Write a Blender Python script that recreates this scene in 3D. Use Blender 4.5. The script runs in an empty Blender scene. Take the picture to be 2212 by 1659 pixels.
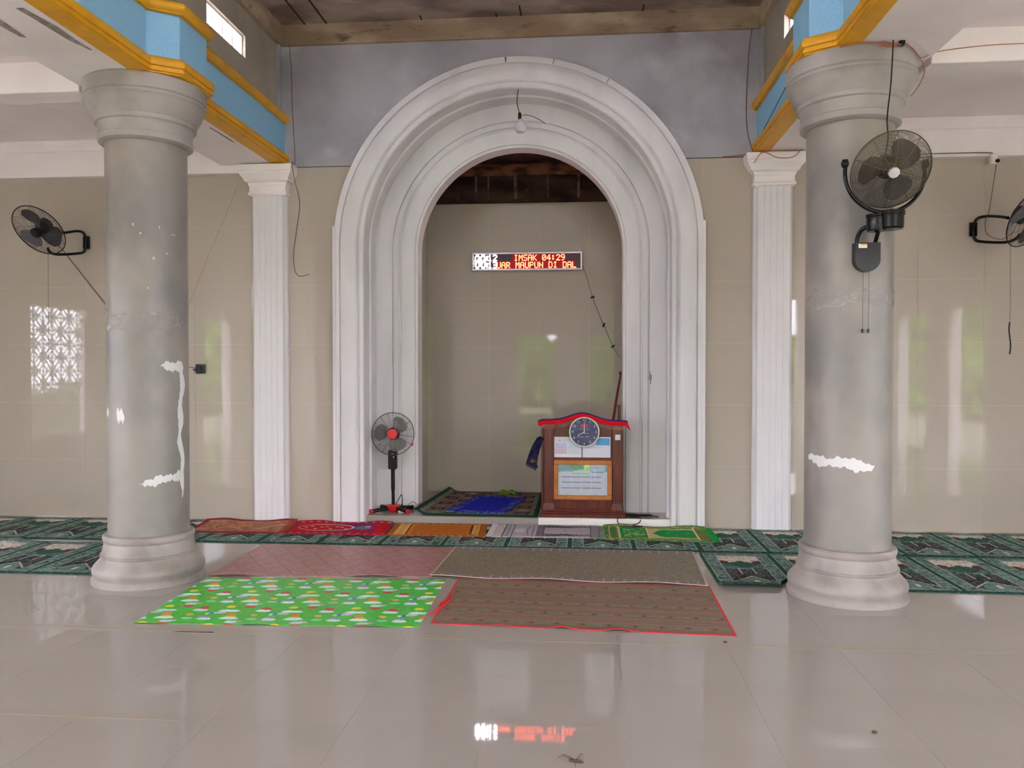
import bpy, math, random
import numpy as np
from mathutils import Vector, Matrix

random.seed(7)
rng = np.random.default_rng(7)
PI = math.pi
sc = bpy.context.scene
C = sc.collection

# ------------------------------------------------------------------ camera
F_PX = 1730.96
CAM_H = 1.526
cam_d = bpy.data.cameras.new('camera')
cam_d.sensor_fit = 'HORIZONTAL'
cam_d.sensor_width = 36.0
cam_d.lens = 36.0 * F_PX / 2212.0
cam_d.clip_start = 0.05
cam_d.clip_end = 300
cam = bpy.data.objects.new('camera', cam_d)
C.objects.link(cam)
cam.location = (0, 0, CAM_H)
cam.rotation_euler = (math.radians(90 - 1.018), 0, math.radians(5.122))
sc.camera = cam

# ------------------------------------------------------------------ sky, exposure
EXPOSURE = 4.25
world = bpy.data.worlds.new('overcast_sky')
sc.world = world
world.use_nodes = True
bg = world.node_tree.nodes['Background']
bg.inputs[0].default_value = (0.92, 0.94, 1.065, 1)
bg.inputs[1].default_value = 1.0
sc.view_settings.view_transform = 'Standard'
sc.view_settings.look = 'None'
sc.view_settings.exposure = EXPOSURE
sc.view_settings.gamma = 1.0
sc.view_settings.use_curve_mapping = False
sc.cycles.max_bounces = 7
sc.cycles.diffuse_bounces = 6
sc.cycles.glossy_bounces = 3
sc.cycles.transmission_bounces = 3
sc.cycles.transparent_max_bounces = 12
sc.cycles.caustics_reflective = False
sc.cycles.caustics_refractive = False
sc.cycles.sample_clamp_indirect = 6.0
sc.cycles.use_denoising = True
sc.cycles.use_adaptive_sampling = True
sc.cycles.adaptive_threshold = 0.08
sc.cycles.adaptive_min_samples = 12

# ------------------------------------------------------------------ room measures (metres)
CX = -0.668        # axis of the niche arch
NX = -0.68         # axis of the nave
WY = 7.864         # face of the front wall tiles
ZC = 2.755         # springing of the arch
XL, XR, YR = -7.75, 6.40, -8.5
MOD = 0.594        # wall tile module
STEP = 0.065       # height of the niche floor

def portal(loc, rot, sx, sy):
    l = bpy.data.lights.new('sky_portal', 'AREA')
    l.shape = 'RECTANGLE'; l.size = sx; l.size_y = sy
    l.cycles.is_portal = True
    o = bpy.data.objects.new('sky_portal', l); C.objects.link(o)
    o.location = loc; o.rotation_euler = rot
    return o
# openings out of view, the taller ones added to let in more daylight: (y0, y1, z0, z1) in the side walls, (x0, x1, z0, z1) in the rear wall
SIDE_OPENINGS = {-1: [(-4.9, -2.5, 0, 3.5), (-1.3, 0.0, 0, 2.6), (1.0, 2.3, 0, 2.6)],
              1: [(-8.1, -5.3, 0, 3.5), (-4.9, -1.9, 0, 3.5), (-1.3, 0.0, 0, 2.6), (1.0, 2.3, 0, 2.6)]}
SIDE_WINDOWS = [(3.7, 5.1, 0.52, 2.5)]
REAR_OPENINGS = [(-7.6, -5.45, 0, 3.6), (-2.25, -0.95, 0, 2.7), (0.2, 1.15, 0, 2.7), (1.5, 3.5, 0, 3.6), (5.0, 6.25, 0, 3.6)]
CLERESTORY = [(6.31, 7.06), (4.35, 5.1), (2.4, 3.15), (0.45, 1.2), (-1.5, -0.75), (-3.45, -2.7)]
for s_, x_ in ((-1, XL - 0.25), (1, XR + 0.25)):
    for y0, y1, z0, z1 in SIDE_OPENINGS[s_] + SIDE_WINDOWS:
        portal((x_, (y0 + y1) / 2, (z0 + z1) / 2), (0, s_ * PI / 2, 0), z1 - z0, y1 - y0)
LAN = (-2.95, 1.55, -2.5, 4.7)          # raised lantern over the nave: x0, x1, y0, y1
LZ0, LZ1 = 6.1, 7.7
LW = ((-2.95, -1.45), (0.05, 1.55))      # the two lattice windows in the lantern's rear wall
for x0, x1 in LW: portal(((x0 + x1) / 2, LAN[2] - 0.15, (LZ0 + LZ1) / 2), (PI / 2, 0, 0), x1 - x0, LZ1 - LZ0)
for x0, x1, z0, z1 in REAR_OPENINGS:
    portal(((x0 + x1) / 2, YR - 0.25, (z0 + z1) / 2), (PI / 2, 0, 0), x1 - x0, z1 - z0)

# ------------------------------------------------------------------ helpers
def lin1(v):
    v /= 255.0
    return v / 12.92 if v <= 0.04045 else ((v + 0.055) / 1.055) ** 2.4
def lin(c):
    return tuple(lin1(v) for v in c)
def linA(a):
    a = np.clip(np.asarray(a, dtype=float) / 255.0, 0, 1)
    return np.where(a <= 0.04045, a / 12.92, ((a + 0.055) / 1.055) ** 2.4)

MATS = {}
def mat(name, col, rough=0.6, spec=0.5, metal=0.0, noise=None, noise2=None, bump=None, emit=None, alpha=None,
        attr=None, transmission=0.0, coat=0.0, film=None):
    """noise = (scale, other colour, lo, hi[, stretch xyz]); noise2 likewise; bump = (scale, strength)"""
    if name in MATS:
        return MATS[name]
    m = bpy.data.materials.new(name); m.use_nodes = True
    nt = m.node_tree; N = nt.nodes; L = nt.links
    b = N['Principled BSDF']
    b.inputs['Roughness'].default_value = rough
    b.inputs['Specular IOR Level'].default_value = spec
    b.inputs['Metallic'].default_value = metal
    b.inputs['Transmission Weight'].default_value = transmission
    b.inputs['Coat Weight'].default_value = coat
    base = lin(col)
    b.inputs['Base Color'].default_value = (*base, 1)
    out = None
    tc = N.new('ShaderNodeTexCoord')
    def nz(scale, stretch=None, detail=5.0):
        n = N.new('ShaderNodeTexNoise'); n.inputs['Scale'].default_value = scale; n.inputs['Detail'].default_value = detail
        if stretch:
            mp = N.new('ShaderNodeMapping'); mp.inputs['Scale'].default_value = stretch
            L.new(tc.outputs['Object'], mp.inputs[0]); L.new(mp.outputs[0], n.inputs['Vector'])
        else:
            L.new(tc.outputs['Object'], n.inputs['Vector'])
        return n
    if attr:
        a = N.new('ShaderNodeVertexColor'); a.layer_name = attr
        out = a.outputs['Color']
    for nn in (noise, noise2):
        if nn is None: continue
        n = nz(nn[0], nn[4] if len(nn) > 4 else None)
        mr = N.new('ShaderNodeMapRange'); mr.inputs[1].default_value = nn[2]; mr.inputs[2].default_value = nn[3]
        L.new(n.outputs['Fac'], mr.inputs[0])
        mx = N.new('ShaderNodeMix'); mx.data_type = 'RGBA'
        L.new(mr.outputs[0], mx.inputs[0])
        if out is None: mx.inputs[6].default_value = (*base, 1)
        else: L.new(out, mx.inputs[6])
        mx.inputs[7].default_value = (*lin(nn[1]), 1)
        out = mx.outputs[2]
    if out is not None:
        L.new(out, b.inputs['Base Color'])
    if bump:
        n = nz(bump[0], bump[2] if len(bump) > 2 else None, 3.0)
        bp = N.new('ShaderNodeBump'); bp.inputs['Strength'].default_value = bump[1]; bp.inputs['Distance'].default_value = 0.01
        L.new(n.outputs['Fac'], bp.inputs['Height']); L.new(bp.outputs[0], b.inputs['Normal'])
    if emit:
        b.inputs['Emission Color'].default_value = (*emit[0], 1)
        b.inputs['Emission Strength'].default_value = emit[1]
    if film:   # ragged translucent edge: film = (scale, stretch, lo, hi)
        n = nz(film[0], film[1]); mr = N.new('ShaderNodeMapRange'); mr.inputs[1].default_value = film[2]; mr.inputs[2].default_value = film[3]; mr.inputs[4].default_value = 0.75
        L.new(n.outputs['Fac'], mr.inputs[0]); L.new(mr.outputs[0], b.inputs['Alpha'])
    if alpha is not None:
        b.inputs['Alpha'].default_value = alpha
    MATS[name] = m
    return m

def tag(o, label=None, cat=None, group=None, kind=None):
    if label: o['label'] = label
    if cat: o['category'] = cat
    if group: o['group'] = group
    if kind: o['kind'] = kind
    return o

class MB:
    """collects shapes, links them as ONE mesh object"""
    def __init__(self, M=None):
        self.v = []; self.f = []; self.M = M
    def add(self, vs, fs, M=None):
        k = len(self.v)
        if M is not None: vs = [M @ Vector(p) for p in vs]
        if self.M is not None: vs = [self.M @ Vector(p) for p in vs]
        self.v += [tuple(p) for p in vs]
        self.f += [tuple(i + k for i in f) for f in fs]
        return self
    def box(self, x0, x1, y0, y1, z0, z1, M=None):
        vs = [(x, y, z) for x in (x0, x1) for y in (y0, y1) for z in (z0, z1)]
        return self.add(vs, [(0, 1, 3, 2), (4, 6, 7, 5), (0, 4, 5, 1), (2, 3, 7, 6), (0, 2, 6, 4), (1, 5, 7, 3)], M)
    def bbox(self, x0, x1, y0, y1, z0, z1, b, M=None):
        """box with chamfered edges along all sides (front/back faces inset)"""
        def loop(y, i):
            return [(x0 + i, y, z0), (x1 - i, y, z0), (x1, y, z0 + i), (x1, y, z1 - i), (x1 - i, y, z1), (x0 + i, y, z1), (x0, y, z1 - i), (x0, y, z0 + i)]
        def inset(y, i):
            return [(min(max(p[0], x0 + i), x1 - i), y, min(max(p[2], z0 + i), z1 - i)) for p in loop(y, b)]
        L = [inset(y0, b), loop(y0 + b, b), loop(y1 - b, b), inset(y1, b)]
        vs = [p for l in L for p in l]; fs = []
        for r in range(3):
            for i in range(8):
                j = (i + 1) % 8
                fs.append((r * 8 + i, r * 8 + j, r * 8 + 8 + j, r * 8 + 8 + i))
        fs.append(tuple(range(7, -1, -1))); fs.append(tuple(range(24, 32)))
        return self.add(vs, fs, M)
    def lathe(self, prof, n=32, M=None, caps=True):
        vs = []; fs = []
        for r, z in prof:
            for i in range(n):
                a = 2 * PI * i / n
                vs.append((r * math.cos(a), r * math.sin(a), z))
        m = len(prof)
        for k in range(m - 1):
            for i in range(n):
                j = (i + 1) % n
                fs.append((k * n + i, k * n + j, k * n + n + j, k * n + n + i))
        if caps:
            fs.append(tuple(range(n - 1, -1, -1))); fs.append(tuple(range((m - 1) * n, m * n)))
        return self.add(vs, fs, M)
    def tube(self, pts, r, n=8, closed=False, M=None, caps=True):
        P = [Vector(p) for p in pts]; m = len(P)
        rr = r if isinstance(r, (list, tuple)) else [r] * m
        vs = []; fs = []
        T = []
        for i in range(m):
            a = P[(i - 1) % m] if (closed or i > 0) else P[i]
            b = P[(i + 1) % m] if (closed or i < m - 1) else P[i]
            t = (b - a); T.append(t.normalized() if t.length > 1e-9 else Vector((0, 0, 1)))
        up = Vector((0, 0, 1)) if abs(T[0].z) < 0.9 else Vector((1, 0, 0))
        u = T[0].cross(up).normalized()
        for i in range(m):
            u = (u - T[i] * u.dot(T[i]))
            u = u.normalized() if u.length > 1e-6 else T[i].orthogonal().normalized()
            w = T[i].cross(u)
            for k in range(n):
                a = 2 * PI * k / n
                vs.append(P[i] + (u * math.cos(a) + w * math.sin(a)) * rr[i])
        for i in range(m if closed else m - 1):
            i2 = (i + 1) % m
            for k in range(n):
                k2 = (k + 1) % n
                fs.append((i * n + k, i * n + k2, i2 * n + k2, i2 * n + k))
        if not closed and caps:
            fs.append(tuple(range(n - 1, -1, -1))); fs.append(tuple(range((m - 1) * n, m * n)))
        return self.add(vs, fs, M)
    def ring(self, R, r, z=0.0, n=48, k=4, M=None):
        return self.tube([(R * math.cos(2 * PI * i / n), R * math.sin(2 * PI * i / n), z) for i in range(n)], r, k, True, M)
    def prism(self, poly, z0, z1, M=None):
        n = len(poly)
        vs = [(x, y, z0) for x, y in poly] + [(x, y, z1) for x, y in poly]
        fs = [tuple(range(n - 1, -1, -1)), tuple(range(n, 2 * n))] + [(i, (i + 1) % n, n + (i + 1) % n, n + i) for i in range(n)]
        return self.add(vs, fs, M)
    def prism_y(self, poly, y0, y1, M=None):
        """poly in (x, z), extruded along y"""
        n = len(poly)
        vs = [(x, y0, z) for x, z in poly] + [(x, y1, z) for x, z in poly]
        fs = [tuple(range(n)), tuple(range(2 * n - 1, n - 1, -1))] + [(i, n + i, n + (i + 1) % n, (i + 1) % n) for i in range(n)]
        return self.add(vs, fs, M)
    def build(self, name, m, parent=None, smooth=None, loc=None):
        me = bpy.data.meshes.new(name)
        me.from_pydata(self.v, [], self.f)
        me.validate(verbose=False)
        fix_normals(me)
        me.materials.append(m)
        if smooth is not None:
            me.shade_smooth()
            me.set_sharp_from_angle(angle=math.radians(smooth))
        me.update()
        o = bpy.data.objects.new(name, me); C.objects.link(o)
        if parent is not None: o.parent = parent
        if loc is not None: o.location = loc
        return o

import bmesh
def fix_normals(me):
    bm = bmesh.new(); bm.from_mesh(me)
    bmesh.ops.recalc_face_normals(bm, faces=bm.faces)
    bm.to_mesh(me); bm.free()

def empty(name, loc=(0, 0, 0)):
    o = bpy.data.objects.new(name, None); C.objects.link(o)
    o.location = loc; o.empty_display_size = 0.1
    return o
def thing(name, label, cat, loc=(0, 0, 0), group=None, kind=None):
    return tag(empty(name, loc), label, cat, group, kind)
def copy_tree(o, parent=None):
    c = o.copy(); C.objects.link(c); c.parent = parent
    for ch in list(o.children):
        copy_tree(ch, c)
    return c

def smoothpath(pts, k=6):
    P = [Vector(p) for p in pts]; out = []
    n = len(P)
    for i in range(n - 1):
        p0 = P[max(i - 1, 0)]; p1 = P[i]; p2 = P[i + 1]; p3 = P[min(i + 2, n - 1)]
        for j in range(k):
            t = j / k
            out.append(0.5 * ((2 * p1) + (-p0 + p2) * t + (2 * p0 - 5 * p1 + 4 * p2 - p3) * t * t + (-p0 + 3 * p1 - 3 * p2 + p3) * t ** 3))
    out.append(P[-1])
    return out

def wire(name, pts, r, m, label=None, cat=None, parent=None, group=None, k=6):
    o = MB().tube(smoothpath(pts, k), r, 6).build(name, m, parent, 60)
    if label: tag(o, label, cat, group)
    return o

def text_mesh(body, size, align='CENTER'):
    cu = bpy.data.curves.new('t', 'FONT'); cu.body = body; cu.size = size
    cu.align_x = align; cu.align_y = 'CENTER'; cu.extrude = 0.0006
    o = bpy.data.objects.new('t', cu); C.objects.link(o)
    dg = bpy.context.evaluated_depsgraph_get()
    me = bpy.data.meshes.new_from_object(o.evaluated_get(dg))
    vs = [tuple(v.co) for v in me.vertices]; fs = [tuple(p.vertices) for p in me.polygons]
    bpy.data.objects.remove(o); bpy.data.meshes.remove(me); bpy.data.curves.remove(cu)
    return vs, fs

# -------- printed cloth: a fine grid whose vertices carry the print's colour
class Art:
    def __init__(s, w, h, du, dv, base):
        s.w, s.h = w, h
        s.nu, s.nv = max(2, int(w / du) + 1), max(2, int(h / dv) + 1)
        s.U, s.V = np.meshgrid(np.linspace(0, w, s.nu), np.linspace(0, h, s.nv))
        s.C = np.ones((s.nv, s.nu, 3)) * np.array(base, float)
    def put(s, mask, c, a=1.0):
        s.C[mask] = s.C[mask] * (1 - a) + np.array(c, float) * a
    def rect(s, x0, x1, y0, y1, c, a=1.0): s.put((s.U >= x0) & (s.U <= x1) & (s.V >= y0) & (s.V <= y1), c, a)
    def frame(s, i, t, c, a=1.0):
        d = np.minimum(np.minimum(s.U, s.w - s.U), np.minimum(s.V, s.h - s.V)); s.put((d >= i) & (d <= i + t), c, a)
    def ell(s, cx, cy, rx, ry, c, a=1.0): s.put(((s.U - cx) / rx) ** 2 + ((s.V - cy) / ry) ** 2 <= 1, c, a)
    def line(s, x0, y0, x1, y1, w, c, a=1.0):
        dx, dy = x1 - x0, y1 - y0; t = np.clip(((s.U - x0) * dx + (s.V - y0) * dy) / (dx * dx + dy * dy), 0, 1)
        s.put((s.U - x0 - t * dx) ** 2 + (s.V - y0 - t * dy) ** 2 <= (w / 2) ** 2, c, a)
    def grain(s, amp):
        s.C += rng.normal(0, amp, s.C.shape[:2])[..., None]
    def blot(s, scale, thr, c, a=1.0, mask=None):
        ku, kv = max(2, int(s.w / scale) + 2), max(2, int(s.h / scale) + 2)
        g = rng.random((kv, ku)); u = s.U / s.w * (ku - 1.001); v = s.V / s.h * (kv - 1.001)
        i, j = u.astype(int), v.astype(int); fu, fv = u - i, v - j
        n = g[j, i] * (1 - fu) * (1 - fv) + g[j, i + 1] * fu * (1 - fv) + g[j + 1, i] * (1 - fu) * fv + g[j + 1, i + 1] * fu * fv
        k = n > thr
        if mask is not None: k &= mask
        s.put(k, c, a)

def cloth(name, art, place, th, m, parent=None, zf=None):
    """place(u, v) -> x, y arrays of the outline; zf(u, v) adds waviness; th = thickness"""
    nu, nv = art.nu, art.nv
    X, Y = place(art.U, art.V)
    Z = np.full_like(X, th)
    if zf is not None: Z = Z + zf(art.U, art.V)
    top = np.stack([X, Y, Z], -1).reshape(-1, 3)
    idx = np.arange(nu * nv).reshape(nv, nu)
    q = np.stack([idx[:-1, :-1], idx[:-1, 1:], idx[1:, 1:], idx[1:, :-1]], -1).reshape(-1, 4)
    bord = np.concatenate([idx[0, :], idx[1:, -1], idx[-1, -2::-1], idx[-2:0:-1, 0]])
    nb = len(bord)
    low = top[bord].copy(); low[:, 2] -= th * 0.97
    k = len(top)
    nxt = np.roll(np.arange(nb), -1)
    sk = np.stack([bord, k + np.arange(nb), k + nxt, bord[nxt]], -1)
    V = np.concatenate([top, low]); Fq = np.concatenate([q, sk])
    me = bpy.data.meshes.new(name)
    me.vertices.add(len(V)); me.vertices.foreach_set('co', V.ravel())
    me.loops.add(len(Fq) * 4); me.loops.foreach_set('vertex_index', Fq.ravel().astype(np.int32))
    me.polygons.add(len(Fq)); me.polygons.foreach_set('loop_start', (np.arange(len(Fq)) * 4).astype(np.int32))
    me.update(calc_edges=True)
    col = linA(art.C).reshape(-1, 3)
    col = np.concatenate([col, col[bord]])
    ca = me.color_attributes.new('print', 'FLOAT_COLOR', 'POINT')
    ca.data.foreach_set('color', np.concatenate([col, np.ones((len(col), 1))], 1).ravel())
    me.materials.append(m)
    o = bpy.data.objects.new(name, me); C.objects.link(o)
    if parent is not None: o.parent = parent
    return o

def quadplace(a, b, c, d, w, h):
    """near-left a, near-right b, far-right c, far-left d"""
    a, b, c, d = [np.array(p, float) for p in (a, b, c, d)]
    def f(U, V):
        u, v = (U / w)[..., None], (V / h)[..., None]
        P = a * (1 - u) * (1 - v) + b * u * (1 - v) + c * u * v + d * (1 - u) * v
        return P[..., 0], P[..., 1]
    return f

# ------------------------------------------------------------------ materials
M_WHITE = mat('white_paint', (226, 222, 224), 0.55, 0.35, noise=(3.0, (205, 203, 208), 0.5, 0.8, (1, 1, 0.25)), bump=(18, 0.06))
M_WHITE2 = mat('white_plaster', (243, 236, 236), 0.7, 0.3, noise=(1.2, (226, 217, 216), 0.45, 0.8), bump=(6, 0.08))
M_GREY = mat('grey_render', (182, 180, 188), 0.85, 0.2, noise=(1.1, (150, 147, 153), 0.42, 0.72), noise2=(2.5, (198, 196, 204), 0.55, 0.8), bump=(30, 0.08))
M_CLER = mat('olive_render', (168, 158, 146), 0.85, 0.2, noise=(1.5, (146, 137, 124), 0.45, 0.75), bump=(40, 0.08))
M_CONC = mat('raw_concrete', (170, 152, 140), 0.9, 0.2, noise=(1.6, (126, 110, 102), 0.40, 0.62, (1, 1.6, 3)), noise2=(3.5, (186, 172, 152), 0.55, 0.75, (0.6, 1, 3)), bump=(12, 0.3))
M_CONCB = mat('stained_beam_concrete', (184, 164, 140), 0.9, 0.2, noise=(1.5, (152, 130, 108), 0.40, 0.58, (1, 1, 2.5)), noise2=(4.0, (104, 84, 72), 0.60, 0.72, (0.8, 1, 2.5)), bump=(12, 0.3))
M_CONCD = mat('dark_concrete', (72, 52, 44), 0.9, 0.2, noise=(3.0, (40, 26, 22), 0.4, 0.6, (1, 1, 2)), noise2=(5.0, (112, 78, 56), 0.62, 0.78), bump=(14, 0.3))
M_COL = mat('column_cement', (150, 143, 137), 0.38, 0.4, noise=(1.7, (128, 123, 120), 0.36, 0.62, (1, 1, 0.8)), noise2=(2.6, (164, 154, 145), 0.50, 0.74, (1, 1, 0.6)), bump=(9, 0.05))
M_COLB = mat('column_base_cement', (162, 153, 147), 0.5, 0.4, noise=(4.0, (130, 121, 115), 0.45, 0.7), bump=(14, 0.08))
M_COLC = mat('column_cap_cement', (170, 164, 160), 0.5, 0.35, noise=(3.0, (146, 140, 136), 0.42, 0.68), bump=(10, 0.08))
M_PATCH = mat('white_filler', (222, 220, 220), 0.8, 0.2, bump=(60, 0.4))
M_FILM2 = mat('chipped_cement', (192, 188, 184), 0.8, 0.2)
M_FILM = mat('pale_cement_film', (190, 185, 180), 0.6, 0.3, film=(7, (1, 1, 2.5), 0.42, 0.68))
M_WTILE = mat('beige_wall_tile', (185, 174, 161), 0.03, 0.5, noise=(0.5, (180, 169, 156), 0.35, 0.7))
M_WGROUT = mat('wall_grout', (224, 214, 200), 0.8, 0.2)
M_FTILE = mat('cream_floor_tile', (158, 151, 144), 0.035, 0.5, noise=(0.9, (152, 145, 138), 0.35, 0.7))
M_FGROUT = mat('floor_grout', (136, 128, 121), 0.8, 0.2)
M_BLUE = mat('blue_paint', (146, 196, 232), 0.7, 0.25, noise=(120, (120, 174, 214), 0.5, 0.75), bump=(110, 0.35))
M_YELLOW = mat('yellow_paint', (226, 166, 30), 0.45, 0.4, noise=(4.0, (196, 132, 20), 0.5, 0.8), bump=(25, 0.06))
M_BLACK = mat('black_enamel', (10, 8, 10), 0.2, 0.3)
M_BLACKM = mat('black_plastic', (20, 17, 20), 0.4, 0.3)
M_CHROME = mat('bronze_wire', (96, 88, 72), 0.35, 0.5, metal=0.7)
M_DARKW = mat('dark_wire_grille', (66, 60, 62), 0.4, 0.5, metal=0.5)
M_BLADE = mat('smoke_blade', (122, 114, 108), 0.3, 0.5, transmission=0.0, alpha=0.62)
M_BLADES = mat('smoked_blade', (70, 60, 56), 0.3, 0.5, alpha=0.7)
M_BLADED = mat('dark_blade', (22, 19, 22), 0.3, 0.5)
M_BLADEG = mat('grey_blade', (120, 116, 122), 0.3, 0.5, alpha=0.85)
M_RED = mat('red_plastic', (214, 30, 40), 0.35, 0.5)
M_WPLAST = mat('white_plastic', (232, 228, 224), 0.4, 0.5)
M_SILVER = mat('silver_disc', (212, 212, 216), 0.3, 0.5, metal=0.3)
M_WOOD = mat('mahogany_stain', (104, 38, 28), 0.32, 0.5, noise=(6, (70, 22, 18), 0.4, 0.7, (6, 6, 0.6)), noise2=(9, (138, 72, 60), 0.62, 0.8, (5, 5, 0.7)))
M_WOODL = mat('pine_frame_wood', (186, 118, 62), 0.4, 0.4, noise=(8, (160, 94, 46), 0.45, 0.7, (1, 8, 1)))
M_WOODR = mat('worn_red_rail', (128, 78, 66), 0.45, 0.4, noise=(14, (160, 122, 110), 0.5, 0.7), noise2=(5, (96, 44, 36), 0.5, 0.7))
M_PRINT = mat('printed_pile', (128, 128, 128), 0.95, 0.15, attr='print', bump=(260, 0.5))
M_VINYL = mat('printed_vinyl', (128, 128, 128), 0.36, 0.4, attr='print', bump=(70, 0.05))
M_WEAVE = mat('printed_weave', (128, 128, 128), 0.55, 0.35, attr='print', bump=(220, 0.3))
M_PAPER = mat('printed_paper', (128, 128, 128), 0.4, 0.4, attr='print')
M_GLOSSP = mat('printed_laminate', (128, 128, 128), 0.12, 0.5, attr='print')
M_REDCLOTH = mat('red_cloth', (206, 14, 34), 0.85, 0.2, bump=(90, 0.2))
M_BLUECLOTH = mat('navy_cloth', (48, 32, 128), 0.85, 0.2, bump=(90, 0.2))
M_REDBIND = mat('red_binding', (214, 44, 52), 0.6, 0.3)
M_CORDR = mat('copper_wire', (176, 110, 84), 0.6, 0.3)
M_CORDB = mat('brown_wire', (112, 84, 72), 0.6, 0.3)
M_TAPE = mat('tape_residue', (158, 148, 130), 0.2, 0.45, noise=(3, (156, 147, 139), 0.42, 0.6))
M_TAPED = mat('dirty_tape', (150, 136, 124), 0.6, 0.3)
M_STAIN = mat('bare_plaster_scar', (142, 130, 126), 0.9, 0.2, noise=(14, (176, 166, 162), 0.45, 0.65))
M_GLASS = mat('bulb_glass', (236, 224, 236), 0.15, 0.5, alpha=0.75)
M_BUG = mat('brown_husk', (92, 72, 56), 0.8, 0.2)
M_GROUND = mat('yard_ground', (150, 142, 128), 0.95, 0.1, noise=(0.4, (122, 128, 96), 0.4, 0.65))
M_LEAF = mat('foliage_green', (84, 124, 52), 0.9, 0.1, noise=(1.2, (150, 178, 84), 0.45, 0.65), noise2=(2.5, (44, 72, 34), 0.5, 0.7))

# ------------------------------------------------------------------ floor
flo = MB()
flo.box(XL - 0.2, XR + 0.2, 1.5, 8.05, -0.12, -0.0012)
floor = tag(flo.build('floor', M_FGROUT), kind='structure')
tag(MB().box(XL - 0.2, XR + 0.2, YR - 0.2, 1.524, -0.12, 0.0).build('floor_slab', M_FTILE, floor), kind='structure')
tx0, ty0 = -1.013, 3.324
tile0 = None
for i in range(-12, 13):
    for j in range(-3, 8):
        x0, y0 = tx0 + 0.6 * i, ty0 + 0.6 * j
        if x0 > XR or x0 + 0.6 < XL or y0 > WY - 0.02: continue
        if tile0 is None:
            tile0 = MB().box(0.0006, 0.5994, 0.0006, 0.5994, -0.006, 0.0).build('tile', M_FTILE, floor)
            o = tile0
        else:
            o = tile0.copy(); C.objects.link(o)
        o.location = (x0, y0, 0)

# ------------------------------------------------------------------ front wall with the arched hole
def holed_wall(mb, x0, x1, z1, y, r, zc=ZC, z0=0.0, n=40):
    """a sheet in plane y with the arch hole of radius r about CX"""
    mb.add([(x0, y, z0), (CX - r, y, z0), (CX - r, y, z1), (x0, y, z1)], [(0, 1, 2, 3)])
    mb.add([(CX + r, y, z0), (x1, y, z0), (x1, y, z1), (CX + r, y, z1)], [(0, 1, 2, 3)])
    for i in range(n):
        a, b = PI - PI * i / n, PI - PI * (i + 1) / n
        pa = (CX + r * math.cos(a), y, zc + r * math.sin(a)); pb = (CX + r * math.cos(b), y, zc + r * math.sin(b))
        mb.add([pa, pb, (pb[0], y, z1), (pa[0], y, z1)], [(0, 1, 2, 3)])

mb = MB(); holed_wall(mb, XL - 0.2, XR + 0.2, 5.2, WY + 0.0015, 1.60)
wall_front = tag(mb.build('wall_front', M_WGROUT), kind='structure')
def tile_mesh(w, h):
    mb = MB().box(0.0007, w - 0.0007, -0.010, 0.0, 0.0007, h - 0.0007)
    return mb
TILECACHE = {}
def wtile(x0, x1, z0, z1, y, parent):
    key = (round(x1 - x0, 4), round(z1 - z0, 4))
    if key[0] < 0.03 or key[1] < 0.03: return
    if key not in TILECACHE:
        o = tile_mesh(*key).build('tile', M_WTILE, parent); TILECACHE[key] = o
    else:
        o = TILECACHE[key].copy(); C.objects.link(o); o.parent = parent
    o.location = (x0, y + 0.010, z0)
def tile_field(xs0, xs1, zmax, y, parent, xref=-3.953, zmin=0.0):
    k0 = math.floor((xs0 - xref) / MOD)
    x = xref + k0 * MOD
    while x < xs1 - 1e-6:
        a, b = max(x, xs0), min(x + MOD, xs1)
        z = 0.0
        while z < zmax - 1e-6:
            c, d = max(z, zmin), min(z + MOD, zmax)
            if d - c > 0.03: wtile(a, b, c, d, y, parent)
            z += MOD
        x += MOD
tile_field(XL, -3.30, 3.495, WY, wall_front)
tile_field(-2.99, CX - 1.62, 3.556, WY, wall_front)
tile_field(CX + 1.62, 1.63, 3.556, WY, wall_front, xref=1.135)
tile_field(1.94, XR, 3.495, WY, wall_front, xref=1.94)
for x0, x1 in ((-2.96, CX - 1.62), (CX + 1.62, 1.60)):
    MB().box(x0, x1, WY - 0.0025, WY + 0.002, 3.556, 3.562).build('tile_edge_gap', mat('open_joint', (46, 40, 40), 0.9), wall_front)
# grey render above the tiles in the nave
mb = MB(); n = 40
for i in range(n):
    a, b = PI - PI * i / n, PI - PI * (i + 1) / n
    r = 1.80
    pa = (CX + r * math.cos(a), max(ZC + r * math.sin(a), 3.556)); pb = (CX + r * math.cos(b), max(ZC + r * math.sin(b), 3.556))
    mb.add([(pa[0], WY + 0.0006, pa[1]), (pb[0], WY + 0.0006, pb[1]), (pb[0], WY + 0.0006, 4.78), (pa[0], WY + 0.0006, 4.78)], [(0, 1, 2, 3)])
for x0, x1 in ((-3.06, CX - 1.8), (CX + 1.8, 1.70)):
    mb.add([(x0, WY + 0.0006, 3.556), (x1, WY + 0.0006, 3.556), (x1, WY + 0.0006, 4.78), (x0, WY + 0.0006, 4.78)], [(0, 1, 2, 3)])
tag(mb.build('wall_upper', M_GREY), kind='structure')

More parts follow.
